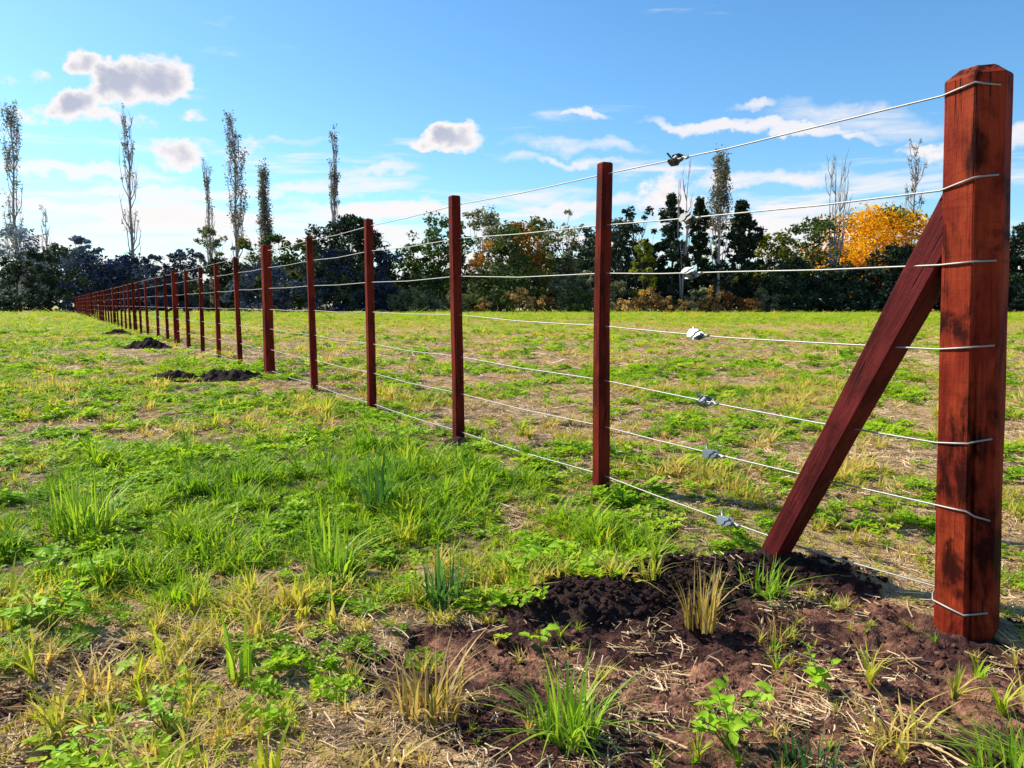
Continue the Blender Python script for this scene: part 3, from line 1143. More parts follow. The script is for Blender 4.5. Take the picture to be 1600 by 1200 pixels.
def poplar(px, hw, ytop, Z, label, leafy=.4, leaves_from=.35, stems=1, fol='poplar', lean=0.0):
    TREE_SEED[0] += 1
    sd = TREE_SEED[0]
    rg = np.random.default_rng(sd); rr = random.Random(sd)
    d = ray(px, 476)
    x, y = d.x / d.y * Z, Z
    g = gz(x, y)
    H = HC + (476 - ytop - 8) / F * Z - g
    W = 1.12 * hw / F * Z
    root = empty('poplar_tree', (x, y, g), 0)
    mb = MB()
    tips = []
    r0 = .10 + H * .006
    mains = []
    for s in range(stems):
        ox = 0 if stems == 1 else (s / (stems - 1) * 2 - 1) * W * .75
        hh = H * (1 if s == stems // 2 else rr.uniform(.86, .99))
        pts = [(0, 0, -.2), (ox * .25, rr.uniform(-.1, .1), hh * .25), (ox * .8, rr.uniform(-.3, .3), hh * .5), (ox + rr.uniform(-.15, .15), rr.uniform(-.3, .3), hh * .75),
               (ox * 1.05 + lean * hh, rr.uniform(-.2, .2), hh)]
        rk = 1.0 if stems == 1 else .62
        mb.tube(pts, [r0 * rk, r0 * .75 * rk, r0 * .5 * rk, r0 * .3 * rk, .02], 6)
        mains.append([Vector(p) for p in pts])
    nb = int((40 if stems == 1 else 10) * stems)
    for i in range(nb):
        m = mains[i % stems]
        h = rr.uniform(.22, .93)
        seg = min(3, int(h * 4)); f = h * 4 - seg
        p = m[seg].lerp(m[seg + 1], f)
        a = rr.uniform(0, 6.283)
        out = W * rr.uniform(.35, 1.0) * (1.15 - .55 * h)
        L = H * rr.uniform(.10, .22) * (1.2 - .6 * h)
        # upright branches: out first, then up
        q1 = p + Vector((math.cos(a) * out * .7, math.sin(a) * out * .7, L * .35))
        q2 = p + Vector((math.cos(a) * out, math.sin(a) * out, L * 1.0))
        if q2.z > H * .99: q2.z = H * .99
        rb = r0 * (.16 + .2 * (1 - h))
        mb.tube([p, q1, q2], [rb, rb * .7, .014], 4)
        for j in range(3):
            tips.append(q1.lerp(q2, rr.uniform(0, 1.05)))
            q3 = q1.lerp(q2, rr.random()) ; tw = q3 + Vector((rr.uniform(-.3, .3) * W, rr.uniform(-.3, .3) * W, L * rr.uniform(.25, .5)))
            mb.tube([q3, tw], [.022, .010], 3)
            tips.append(tw)
    for m in mains:
        for h in np.linspace(.5, 1, 9):
            seg = min(3, int(h * 4)); tips.append(m[seg].lerp(m[seg + 1], min(1, h * 4 - seg)))
    obj('trunk', mb.build('trunk', M_BARK_PALE, True), root)
    tips = np.array([tuple(t) for t in tips if t.z > H * leaves_from])
    if leafy > 0 and len(tips):
        keep = rg.random(len(tips)) < leafy
        keep[:2] = True
        cs = tips[keep]
        V, Q, T = leaf_cloud(cs, np.full((len(cs), 1), .17 + .30 * leafy) * rg.uniform(.6, 1.3, (len(cs), 1)) * np.array([[.5, .5, 1.4]]), int(12 + 16 * leafy), .095, rg)
        obj('crown', mesh_np('crown', V, Q, FOL[fol], {'v': T}), root)
    tag(root, label, 'poplar tree', 'tall poplars over the wood')


def wood():
    # tall poplars
    poplar(32, 17, 170, 82, 'tall half-leafed poplar above the pale round-crowned tree', .55, .35)
    poplar(79, 9, 320, 105, 'short faint bare poplar between the half-leafed poplar and the lone round crown', .12, .3)
    poplar(211, 15, 180, 80, 'tall thin poplar with a long bare trunk over the blue hedge', .18, .4)
    poplar(331, 8, 250, 84, 'slender bare poplar beside the full-topped broad poplar', .2, .4)
    poplar(373, 19, 187, 78, 'broad tall poplar with leafy upswept branches above the fence line', .6, .4)
    poplar(417, 9, 265, 84, 'short club-shaped leafy poplar behind the first thick fence post', .95, .35)
    poplar(525, 8, 210, 80, 'very slender poplar rising behind the dense dark conifer', .3, .35)
    poplar(1064, 9, 250, 67, 'nearly bare twin-stemmed poplar in front of two dark cypresses', 0.06, .4, 2)
    poplar(1121, 15, 248, 67, 'poplar with a dense leafy spire and pale trunk between dark cypresses', .85, .56)
    poplar(1302, 13, 245, 70, 'bare poplar of several upright stems beside the golden tree', 0.0, .5, 4)
    poplar(1418, 15, 225, 80, 'thin twiggy poplar rising out of the golden tree', .12, .45)

    T = tree
    # left end, further away, with the bluish haze put into the leaf colours
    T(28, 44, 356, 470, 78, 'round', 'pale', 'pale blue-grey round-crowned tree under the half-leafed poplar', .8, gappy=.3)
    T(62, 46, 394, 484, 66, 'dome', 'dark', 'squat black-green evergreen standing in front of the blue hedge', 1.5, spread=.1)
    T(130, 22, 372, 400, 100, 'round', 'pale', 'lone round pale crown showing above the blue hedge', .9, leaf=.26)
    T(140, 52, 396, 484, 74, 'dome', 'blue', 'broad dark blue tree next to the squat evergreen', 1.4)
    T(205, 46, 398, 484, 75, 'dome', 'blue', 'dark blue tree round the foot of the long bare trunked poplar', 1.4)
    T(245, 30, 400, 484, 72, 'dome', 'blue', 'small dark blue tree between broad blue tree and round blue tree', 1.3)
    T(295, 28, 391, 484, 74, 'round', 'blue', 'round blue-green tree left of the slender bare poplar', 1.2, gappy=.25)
    T(340, 26, 357, 470, 78, 'round', 'grey', 'loose grey-green crown at the slender bare poplar', .8, gappy=.38)
    T(383, 32, 374, 482, 76, 'dome', 'olive', 'olive tree below the broad tall poplar', 1.0, gappy=.2)
    T(350, 40, 405, 485, 71, 'dome', 'dark', 'low dark tree in front of the loose grey-green crown', 1.2)
    T(440, 32, 370, 484, 76, 'round', 'mid', 'green round tree beside the club-shaped poplar', 1.0, gappy=.25)
    T(470, 28, 377, 484, 74, 'dome', 'olive', 'olive tree left of the dense dark conifer', 1.1, gappy=.2)
    T(415, 48, 415, 486, 68, 'dome', 'blue', 'low blue-dark tree behind the thick post', 1.3)
    T(548, 62, 341, 484, 67, 'dome', 'dark', 'large dense blackish conifer with a ragged top', 1.9, spread=.09)
    T(520, 46, 392, 486, 66, 'dome', 'blue', 'dark blue-green tree at the left foot of the dense blackish conifer', 1.4)
    T(598, 34, 395, 486, 66, 'dome', 'blue', 'dark blue-green tree at the right foot of the dense blackish conifer', 1.4)
    # middle
    T(648, 34, 384, 484, 70, 'round', 'mid', 'small green tree at the edge of the bright gap', 1.2, gappy=.2)
    T(690, 46, 338, 484, 70, 'vase', 'mid', 'green tree with thin see-through top right of the gap', 1.2, gappy=.3)
    T(752, 40, 328, 470, 74, 'vase', 'grey', 'tall grey-green tree with an airy crown behind the orange-tinged tree', .9, gappy=.38, bark=M_BARK_PALE)
    T(802, 54, 352, 482, 68, 'dome', 'mid', 'dense green tree with an orange-tinged upper side', 1.6, fol2=('orange', .2))
    T(838, 34, 345, 470, 74, 'vase', 'olive', 'olive airy tree just behind the orange-tinged tree', .8, gappy=.35)
    T(890, 40, 330, 440, 72, 'vase', 'grey', 'thin see-through tree with many open branches', .45, gappy=.48)
    T(918, 36, 360, 482, 76, 'dome', 'dark', 'dark tree behind the see-through tree', 1.0, gappy=.2)
    T(968, 42, 345, 484, 69, 'vase', 'dark', 'dark tree behind the first slim stake', 1.2, gappy=.25)
    T(992, 26, 330, 400, 73, 'round', 'dark', 'dark flat-topped airy pine left of the cypresses', .8, gappy=.4)
    T(1006, 18, 378, 478, 66, 'round', 'lime', 'slim yellow-green tree in front of the dark cypresses', 1.1)
    T(1046, 34, 308, 486, 68, 'cone', 'dark', 'black cypress behind the nearly bare poplar', 2.2, spread=.12)
    T(1090, 30, 314, 486, 68.5, 'cone', 'dark', 'black cypress left of the leafy-spired poplar', 2.2, spread=.12)
    T(1155, 42, 318, 486, 68, 'cone', 'dark', 'broad black cypress right of the leafy-spired poplar', 2.4, spread=.11)
    T(1108, 20, 380, 480, 72, 'round', 'lime', 'small yellow-green tree glimpsed between two cypresses', 1.0)
    T(1205, 44, 366, 484, 70, 'dome', 'olive', 'yellowish green tree right of the broad black cypress', 1.3, gappy=.2, fol2=('lime', .2))
    T(1268, 42, 345, 484, 71, 'round', 'mid', 'green airy tree left of the golden tree', 1.1, gappy=.3)
    T(1235, 40, 405, 486, 66, 'dome', 'dark', 'low dark tree under the yellowish green tree', 1.5)
    T(1372, 86, 328, 462, 76, 'round', 'gold', 'large golden-orange autumn tree', 2.2, spread=.12, leaf=.15, gappy=.20, fol2=('olive', .06))
    T(1310, 46, 412, 486, 66, 'dome', 'dark', 'low blackish tree below the bare several-stemmed poplar', 1.7)
    T(1395, 46, 385, 486, 67, 'dome', 'dark', 'dark evergreen in front of the golden tree beside the brace', 1.8)
    T(1350, 40, 418, 486, 66, 'dome', 'dark', 'low dark tree under the middle of the golden tree', 1.6)
    T(1455, 44, 372, 486, 67, 'dome', 'dark', 'dark evergreen behind the top of the brace', 1.6)
    T(1530, 50, 365, 486, 68, 'dome', 'dark', 'dark evergreen hidden for the most part behind the end post', 1.5)
    T(1598, 44, 352, 486, 67, 'dome', 'dark', 'dark spruce-like tree right of the end post', 1.7, gappy=.15)
    T(1680, 60, 345, 486, 68, 'dome', 'mid', 'green tree beyond the end post away from the fence', 1.2)
    # shrubs along the foot of the wood
    r = random.Random(3)
    ANCH = [(635, 'the bright gap in the wood'), (690, 'the green tree with thin top'), (752, 'the tall airy grey tree'), (802, 'the orange-tinged tree'),
            (845, 'the olive airy tree'), (890, 'the see-through tree'), (945, 'the wood behind the first slim stake'), (1006, 'the slim yellow-green tree'),
            (1055, 'the nearly bare poplar'), (1121, 'the leafy-spired poplar'), (1160, 'the broad black cypress'), (1205, 'the yellowish green tree'),
            (1268, 'the green airy tree'), (1302, 'the bare many-stemmed poplar'), (1372, 'the golden tree'), (1430, 'the dark evergreens behind the brace'),
            (1520, 'the trees behind the end post'), (1600, 'the dark trees beyond the end post')]
    kinds = [('grey', 'grey-green leafy shrub'), ('tan', 'tawny dry shrub'), ('rust', 'rust-brown shrub'),
             ('mid', 'fresh green low shrub')]
    px = 628
    while px < 1225:
        if px < 700: k = r.choice([0, 0, 3])
        elif px < 800: k = r.choice([0, 0, 0, 3, 1])
        else: k = r.choice([1, 1, 2, 2, 0, 3])
        f, lab = kinds[k]
        hw = r.uniform(12, 22)
        foot = min(ANCH, key=lambda q: abs(q[0] - px))[1]
        T(px, hw, r.uniform(449, 469), 487, 64.3 + r.uniform(-.8, .8), 'dome', f, f'{lab} at the foot of {foot}', 2.6, name='shrub', leaf=.10, spread=.16, group='shrubs along the foot of the wood')
        px += hw * 1.25
    for px, top, lab in ((880, 432, 'tall grey brushwood shrub below the trunk of the see-through tree'), (915, 425, 'tallest grey brushwood shrub, just left of the first slim stake'),
                         (960, 440, 'tall grey brushwood shrub just right of the first slim stake')):
        T(px, 26, top, 486, 66, 'dome', 'grey', lab, 1.1, name='shrub', gappy=.2, group='shrubs along the foot of the wood')
    for px in range(1240, 1640, 34):
        foot = min(ANCH, key=lambda q: abs(q[0] - px))[1]
        T(px, 24, 462 + r.uniform(-6, 4), 487, 64.5, 'dome', 'dark', f'low black-green shrub at the foot of {foot}', 2.2, name='shrub', leaf=.12, group='low black-green shrubs')

    # the wood behind closes the view: one mass
    rg = np.random.default_rng(77)
    n = 1500
    xs = rg.uniform(-85, 95, n)
    ys = rg.uniform(80, 92, n) + np.where(xs < -22, 8, 0)
    prof = 4.8 + 1.5 * np.sin(xs * .21) + .8 * np.sin(xs * .57 + 1)
    gap = np.exp(-((xs + 12.6) / 1.6) ** 2)
    prof *= 1 - .35 * gap
    zs = rg.uniform(.2, 1, n) * prof
    V, Q, Tn = leaf_cloud(np.stack([xs, ys, zs], 1), np.full((n, 1), .8), 46, .34, rg)
    o = obj('woodland', mesh_np('woodland', V, Q, FOL['dark'], {'v': Tn}))
    tag(o, 'dark mass of wood behind the first row of trees', 'woodland', kind='stuff')


wood()

# ---------------------------------------------------------------- ground cover prototypes and scattering
def blade(mb, tones, base, az, h, w, bend, tone, seg=3, twist=0.0):
    """one grass blade: a curved tapering strip"""
    ca, sa = math.cos(az), math.sin(az)
    px, py = -sa, ca
    vs = []
    for i in range(seg + 1):
        s = i / seg
        out = bend * h * s * s
        up = h * (s - .35 * abs(bend) * s * s)
        ww = w * (1 - s ** 1.6) * .5 + w * .03
        cx, cy, cz = base[0] + ca * out, base[1] + sa * out, base[2] + up
        vs.append((cx - px * ww, cy - py * ww, cz)); vs.append((cx + px * ww, cy + py * ww, cz))
    mb.add(vs, [(2 * i, 2 * i + 1, 2 * i + 3, 2 * i + 2) for i in range(seg)])
    tones.extend([tone] * len(vs))


def tuft(seed, n, spread, h0, h1, w, bend):
    r = random.Random(seed)
    mb, tn = MB(), []
    for _ in range(n):
        a = r.uniform(0, 6.283); q = math.sqrt(r.random()) * spread
        blade(mb, tn, (q * math.cos(a), q * math.sin(a), -.01), a + r.uniform(-1.2, 1.2), r.uniform(h0, h1), w * r.uniform(.6, 1.3), r.uniform(.1, bend), r.random())
    return mb, tn


def clover(seed, n, spread, h, leaf):
    r = random.Random(seed)
    mb, tn = MB(), []
    for _ in range(n):
        a = r.uniform(0, 6.283); q = math.sqrt(r.random()) * spread
        bx, by, bz = q * math.cos(a), q * math.sin(a), h * r.uniform(.35, 1) * (1 - .4 * q / spread)
        tone = r.random()
        blade(mb, tn, (bx * .6, by * .6, -.01), a, bz + .01, .0016, .1, tone * .5, 1)
        ps = r.uniform(0, 6.28)
        for k in range(3):
            aa = ps + k * 2.094 + r.uniform(-.2, .2)
            L = leaf * r.uniform(.7, 1.2)
            tip = r.uniform(-.25, .45)
            ca, sa = math.cos(aa), math.sin(aa)
            ol = [(0, 0), (.35, .36), (.75, .42), (1.0, .05), (.75, -.42), (.35, -.36)]
            vs = [(bx + L * (u * ca - v * sa), by + L * (u * sa + v * ca), bz + L * (u * tip + abs(v) * .35)) for u, v in ol]
            mb.add(vs, [(0, 1, 2, 3), (0, 3, 4, 5)])
            tn.extend([tone] * 6)
    return mb, tn


def straws(seed, n, spread, L, w):
    r = random.Random(seed)
    mb, tn = MB(), []
    for _ in range(n):
        a = r.uniform(0, 6.283); q = math.sqrt(r.random()) * spread
        d = r.uniform(0, 6.283); ll = L * r.uniform(.3, 1.2); ww = w * r.uniform(.5, 1.4)
        tilt = r.uniform(-.06, .22); z = r.uniform(.001, .012)
        cx, cy = q * math.cos(a), q * math.sin(a)
        ca, sa = math.cos(d), math.sin(d); kx = r.uniform(-.12, .12)
        vs = []
        for i in range(3):
            s = i / 2 - .5
            x = cx + ca * ll * s - sa * kx * ll * (1 - abs(s) * 2); y = cy + sa * ll * s + ca * kx * ll * (1 - abs(s) * 2)
            zz = z + ll * tilt * (s + .5)
            vs += [(x + sa * ww * .5, y - ca * ww * .5, zz), (x - sa * ww * .5, y + ca * ww * .5, zz + ww * .2), (x, y, zz + ww * .5)]
        q3 = []
        for i in range(2):
            o = i * 3
            q3 += [(o, o + 2, o + 5, o + 3), (o + 2, o + 1, o + 4, o + 5)]
        mb.add(vs, q3)
        tn.extend([r.random()] * 9)
    return mb, tn


def clod_mat():
    m, t, p, out = new_mat('earth_clods')
    a = t.node('ShaderNodeAttribute', attribute_type='INSTANCER', attribute_name='tone')
    t.l.new(t.mix(a.outputs['Fac'], (0.020, 0.011, 0.010), (0.17, 0.080, 0.056)), p.inputs['Base Color'])
    p.inputs['Roughness'].default_value = 0.95
    p.inputs['Specular IOR Level'].default_value = 0.1
    return m


M_CLOD = clod_mat()


def clod(seed):
    r = np.random.default_rng(seed)
    bm = bmesh.new(); bmesh.ops.create_icosphere(bm, subdivisions=2, radius=1.0)
    k = r.normal(size=(6, 3))
    for v in bm.verts:
        c = np.array(v.co)
        s = 1 + .30 * math.sin(2.3 * c @ k[0]) + .2 * math.sin(4.1 * c @ k[1]) + .14 * math.sin(7 * c @ k[2])
        v.co = Vector(c * s) * 1.0
        v.co.z *= .7
    me = bpy.data.meshes.new('clod'); bm.to_mesh(me); bm.free()
    me.materials.append(M_CLOD)
    return me


def proto_collection(name, meshes):
    c = bpy.data.collections.new(name)
    for i, me in enumerate(meshes):
        c.objects.link(bpy.data.objects.new(f'{name}_{i:02d}', me))
    return c


def scatter(name, label, cat, protos, pts, rot, scl, idx, tone):
    """one object whose points carry copies of small prototypes (geometry nodes)"""
    me = bpy.data.meshes.new(name)
    me.vertices.add(len(pts))
    me.vertices.foreach_set('co', np.asarray(pts, np.float32).ravel())
    def at(k, typ, v, key):
        a = me.attributes.new(k, typ, 'POINT'); a.data.foreach_set(key, v)
    at('rot', 'FLOAT_VECTOR', np.asarray(rot, np.float32).ravel(), 'vector')
    at('scl', 'FLOAT_VECTOR', np.asarray(scl, np.float32).ravel(), 'vector')
    at('idx', 'INT', np.asarray(idx, np.int32), 'value')
    at('tone', 'FLOAT', np.asarray(tone, np.float32), 'value')
    o = obj(name, me)
    g = bpy.data.node_groups.new(name + '_scatter', 'GeometryNodeTree')
    g.interface.new_socket('Geometry', in_out='INPUT', socket_type='NodeSocketGeometry')
    g.interface.new_socket('Geometry', in_out='OUTPUT', socket_type='NodeSocketGeometry')
    N = g.nodes
    gi, go = N.new('NodeGroupInput'), N.new('NodeGroupOutput')
    iop = N.new('GeometryNodeInstanceOnPoints')
    ci = N.new('GeometryNodeCollectionInfo')
    ci.inputs['Collection'].default_value = protos
    ci.inputs['Separate Children'].default_value = True
    ci.inputs['Reset Children'].default_value = True
    iop.inputs['Pick Instance'].default_value = True
    def attr(k, typ):
        n = N.new('GeometryNodeInputNamedAttribute'); n.data_type = typ; n.inputs['Name'].default_value = k
        return n.outputs['Attribute']
    L = g.links
    L.new(gi.outputs[0], iop.inputs['Points'])
    L.new(ci.outputs[0], iop.inputs['Instance'])
    L.new(attr('idx', 'INT'), iop.inputs['Instance Index'])
    e2r = N.new('FunctionNodeEulerToRotation')
    L.new(attr('rot', 'FLOAT_VECTOR'), e2r.inputs[0])
    L.new(e2r.outputs[0], iop.inputs['Rotation'])
    L.new(attr('scl', 'FLOAT_VECTOR'), iop.inputs['Scale'])
    L.new(iop.outputs[0], go.inputs[0])
    md = o.modifiers.new('scatter', 'NODES'); md.node_group = g
    tag(o, label, cat, kind='stuff')
    return o


def wedge(y0, y1, per_m2, rg):
    """random points on the field in front of the camera between two distances"""
    wmax = .76 * y1 + 1.0
    n = int(per_m2 * (y1 - y0) * 2 * wmax)
    y = rg.uniform(y0, y1, n); x = rg.uniform(-wmax, wmax, n)
    k = np.abs(x) < .76 * y + 1.0
    return x[k], y[k]


def clear_of_posts(x, y):
    k = np.hypot(x - END.x, y - END.y) > .11
    k &= np.hypot(x - BRACE_FOOT.x, y - BRACE_FOOT.y) > .06
    for hx, hy, L, w in HEAPS:
        k &= ((x - hx) / (L * .95)) ** 2 + ((y - hy + w * .5) / (w * 1.7)) ** 2 > 1
    return k


def ground_cover():
    rg = np.random.default_rng(21)
    gm = []
    for i in range(4): gm.append(tuft(i, 16, .035, .5, 1.05, .055, .9))        # ordinary tufts, unit height
    for i in range(3): gm.append(tuft(20 + i, 22, .30, .35, .9, .06, 1.3))      # loose spreading mat (unit height)
    for i in range(3): gm.append(tuft(40 + i, 9, .16, .6, 1.1, .085, .7))       # broad blades
    gmesh = [mb.build('tuft', M_GRASS, False, {'v': tn}) for mb, tn in gm]
    GP = proto_collection('grass_tuft', gmesh)
    P, R, S, I, T = [], [], [], [], []

    def push(x, y, idx, h, wid, tone):
        n = len(x)
        if not n: return
        P.append(np.stack([x, y, ground_z(x, y)], 1))
        R.append(np.stack([rg.normal(size=n) * .16, rg.normal(size=n) * .16, rg.uniform(0, 6.283, n)], 1))
        S.append(np.stack([wid, wid, h], 1)); I.append(idx); T.append(np.clip(tone, 0, 1))

    for (y0, y1, dens, hk, wk) in ((.75, 3.2, 1150, 1.0, 1.0), (3.2, 7.5, 480, 1.05, 1.35), (7.5, 18, 140, 1.0, 2.2), (18, 34, 36, 1.0, 4.0), (34, 64, 13, 1.15, 7.5)):
        x, y = wedge(y0, y1, dens, rg)
        g = green_mask(x, y); s = soil_mask(x, y)
        keep = rg.random(len(x)) < np.clip((.35 + .65 * g) * (1 - .94 * smooth(s, .2, .8)), 0, 1)
        keep &= clear_of_posts(x, y)
        # bare dry litter shows between the plants
        patch = fbm(x, y, 2.4, 91, 4) + .12 * np.exp(-(((x + .7) / 1.4) ** 2 + ((y - 3.3) / 1.4) ** 2))
        keep &= rg.random(len(x)) < .34 + .7 * smooth(patch, .44, .58) + .4 * smooth(y, 10, 25)
        x, y, g, patch = x[keep], y[keep], g[keep], patch[keep]
        thin = (1 - smooth(patch, .42, .56)) * (1 - smooth(y, 10, 25))
        n = len(x)
        hgt = fbm(x, y, 1.4, 95, 3)
        tall = np.exp(-(((x + .45) / 1.0) ** 2 + ((y - 3.1) / 1.0) ** 2))
        h = hk * (.023 + .062 * smooth(hgt * .5 + fbm(x, y, 6, 97, 2) * .5, .38, .66) + .045 * tall * rg.random(n)) * np.exp(rg.normal(size=n) * .28)
        h *= np.where(y > 7, .9, 1) * (1 - .5 * thin)
        off = np.abs((x - P0.x) * FENCE_SIDE.x + (y - P0.y) * FENCE_SIDE.y + .03)
        h *= 1 - .62 * (1 - smooth(off, .08, .38)) * (y < 9)
        kind = np.where(rg.random(n) < .5, rg.integers(4, 7, n), np.where(rg.random(n) < .7, rg.integers(0, 4, n), rg.integers(7, 10, n)))
        wid = wk * np.clip(h * 1.15, .04, .13) * rg.uniform(.8, 1.3, n)
        tone = .78 - .52 * g + rg.normal(size=n) * .13 + .40 * (fbm(x, y, 4.5, 99, 3) - .5) - .05 * tall + .2 * thin
        tone = np.where(y > 16, tone * .8 + .16, tone)
        push(x, y, kind, h, wid, tone)
    # a few on the bare soil
    x, y = wedge(.8, 2.6, 260, rg)
    k = (soil_mask(x, y) > .5) & (mound_h(x, y) < .01) & (rg.random(len(x)) < .8 * smooth(fbm(x, y, 5, 103, 2), .46, .62)) & clear_of_posts(x, y)
    x, y = x[k], y[k]; n = len(x)
    h = rg.uniform(.02, .06, n)
    push(x, y, rg.integers(0, 4, n), h, h * 1.3, .62 + rg.normal(size=n) * .2)
    scatter('grass', 'rough mixed green and yellowing grass covering the field', 'grass', GP, np.concatenate(P), np.concatenate(R), np.concatenate(S), np.concatenate(I), np.concatenate(T))

    # small leafy weeds in drifts
    cm = [clover(60 + i, 13, 1.0, .75, .42) for i in range(3)] + [clover(70 + i, 22, 1.0, .6, .30) for i in range(2)]
    CP = proto_collection('weed_patch', [mb.build('weed_patch', M_CLOVER, False, {'v': tn}) for mb, tn in cm])
    P, R, S, I, T = [], [], [], [], []
    for (y0, y1, dens, k0) in ((.8, 3.4, 330, .034), (3.4, 8, 190, .05), (8, 20, 36, .085)):
        x, y = wedge(y0, y1, dens, rg)
        drift = fbm(x, y, 1.9, 111, 4, .55); s = soil_mask(x, y)
        side = (x - P0.x) * -FENCE_SIDE.x + (y - P0.y) * -FENCE_SIDE.y
        pr = smooth(drift + .03 - .05 * (side > 0) + .09 * np.exp(-(((x + .6) / 1.3) ** 2 + ((y - 3.0) / 1.2) ** 2)), .48, .64) * (.25 + .75 * smooth(fbm(x, y, 8, 117, 2), .4, .6)) * (1 - .96 * s)
        k = (rg.random(len(x)) < pr) & clear_of_posts(x, y)
        x, y = x[k], y[k]; n = len(x)
        sz = k0 * rg.uniform(.6, 1.4, n)
        push(x, y, rg.integers(0, 5, n), sz * rg.uniform(.8, 1.5, n), sz, .5 + rg.normal(size=n) * .2)
    # weeds also grow in separate bushy cushions
    cx, cy = wedge(1.1, 9, 5.5, rg)
    side = (cx - P0.x) * -FENCE_SIDE.x + (cy - P0.y) * -FENCE_SIDE.y
    k = (soil_mask(cx, cy) < .3) & (rg.random(len(cx)) < np.where(side > 0, .35, .85))
    for ax_, ay_ in zip(cx[k], cy[k]):
        n = int(rg.integers(8, 26)); rad = rg.uniform(.05, .15) * (1 + .05 * ay_)
        ox, oy = rg.normal(size=n) * rad, rg.normal(size=n) * rad * .8
        fall = np.exp(-(ox * ox + oy * oy) / (2 * rad * rad))
        sz = rg.uniform(.028, .045) * (1 + .05 * ay_) * rg.uniform(.7, 1.2, n)
        push(ax_ + ox, ay_ + oy, rg.integers(0, 5, n), sz * (.7 + 1.0 * fall) * rg.uniform(.8, 1.2), sz, rg.uniform(.25, .75) + rg.normal(size=n) * .15)
    scatter('weeds', 'patches of small bright green leafy weeds among the grass', 'weeds', CP, np.concatenate(P), np.concatenate(R), np.concatenate(S), np.concatenate(I), np.concatenate(T))

    # dead straw lying about
    sm = [straws(80 + i, 9, 1.0, 1.0, .055) for i in range(4)] + [straws(90 + i, 3, .6, 1.9, .075) for i in range(3)]
    SP = proto_collection('straw_bit', [mb.build('straw_bit', M_STRAW, False, {'v': tn}) for mb, tn in sm])
    P, R, S, I, T = [], [], [], [], []
    for (y0, y1, dens, k0) in ((.75, 3.2, 1500, .045), (3.2, 8, 420, .065), (8, 16, 70, .12)):
        x, y = wedge(y0, y1, dens, rg)
        g = green_mask(x, y); s = soil_mask(x, y); mh = mound_h(x, y)
        pr = (.95 - .6 * g) * (1 - s * (1 - .8 * smooth(fbm(x, y, 6, 127, 3), .44, .62))) * (1 - .8 * smooth(mh, .01, .03)) * (.3 + .9 * smooth(fbm(x, y, 3.3, 121, 3), .4, .6))
        k = (rg.random(len(x)) < pr) & clear_of_posts(x, y)
        x, y = x[k], y[k]; n = len(x)
        sz = k0 * rg.uniform(.6, 1.3, n)
        push(x, y, np.where(rg.random(n) < .8, rg.integers(0, 4, n), rg.integers(4, 7, n)), sz, sz, .5 + rg.normal(size=n) * .2)
    scatter('straw', 'pale dead straw and stubble strewn on the ground', 'straw', SP, np.concatenate(P), np.concatenate(R), np.concatenate(S), np.concatenate(I), np.concatenate(T))

    # clods of earth
    KP = proto_collection('earth_clod', [clod(i) for i in range(6)])
    P, R, S, I, T = [], [], [], [], []
    x, y = wedge(.8, 3.0, 11000, rg)
    s = soil_mask(x, y); mh = mound_h(x, y)
    k = rg.random(len(x)) < np.maximum(.34 * s * smooth(fbm(x, y, 7, 131, 3), .35, .6), .5 * smooth(mh, .004, .03))
    k &= clear_of_posts(x, y)
    x, y, mh = x[k], y[k], mh[k]; n = len(x)
    sz = .0024 * np.exp(rg.normal(size=n) * .6) * (1 + 1.2 * smooth(mh, .005, .04))
    sz = np.minimum(sz, .0095 + .004 * rg.random(n))
    push(x, y, rg.integers(0, 6, n), sz, sz, np.clip(.15 + .85 * rg.random(n) - .72 * smooth(mh, .005, .02), 0, 1))
    P[-1][:, 2] += sz * .2
    scatter('soil_clods', 'crumbly dark clods of dug earth round the brace and end post', 'soil clods', KP, np.concatenate(P), np.concatenate(R), np.concatenate(S), np.concatenate(I), np.concatenate(T))


ground_cover()


# ---------------------------------------------------------------- plants that can be picked out singly
def leaf_mesh(name, seed, kind='ovate', mat=None):
    """one leaf lying along +X, length 1, with a midrib fold"""
    r = random.Random(seed)
    ol = {'ovate': [(0, .02), (.2, .20), (.45, .30), (.7, .24), (.9, .10), (1, 0)],
          'lobed': [(0, .02), (.15, .26), (.35, .36), (.5, .28), (.7, .34), (.88, .16), (1, 0)]}[kind]
    vs, tn = [], []
    for u, w in ol:
        droop = -.22 * u * u
        for s in (-1, 0, 1):
            vs.append((u, s * w, droop + abs(s) * w * .35 + r.uniform(-.015, .015)))
            tn.append(min(1, max(0, .5 + (.2 if s == 0 else 0) + r.uniform(-.15, .15))))
    q = []
    for i in range(len(ol) - 1):
        o = i * 3
        q += [(o, o + 3, o + 4, o + 1), (o + 1, o + 4, o + 5, o + 2)]
    return mesh_np(name, np.array(vs), np.array(q), mat or M_LEAFY, {'v': tn}, True)


LEAVES = [leaf_mesh('leaf', i, 'ovate' if i % 2 else 'lobed') for i in range(4)]


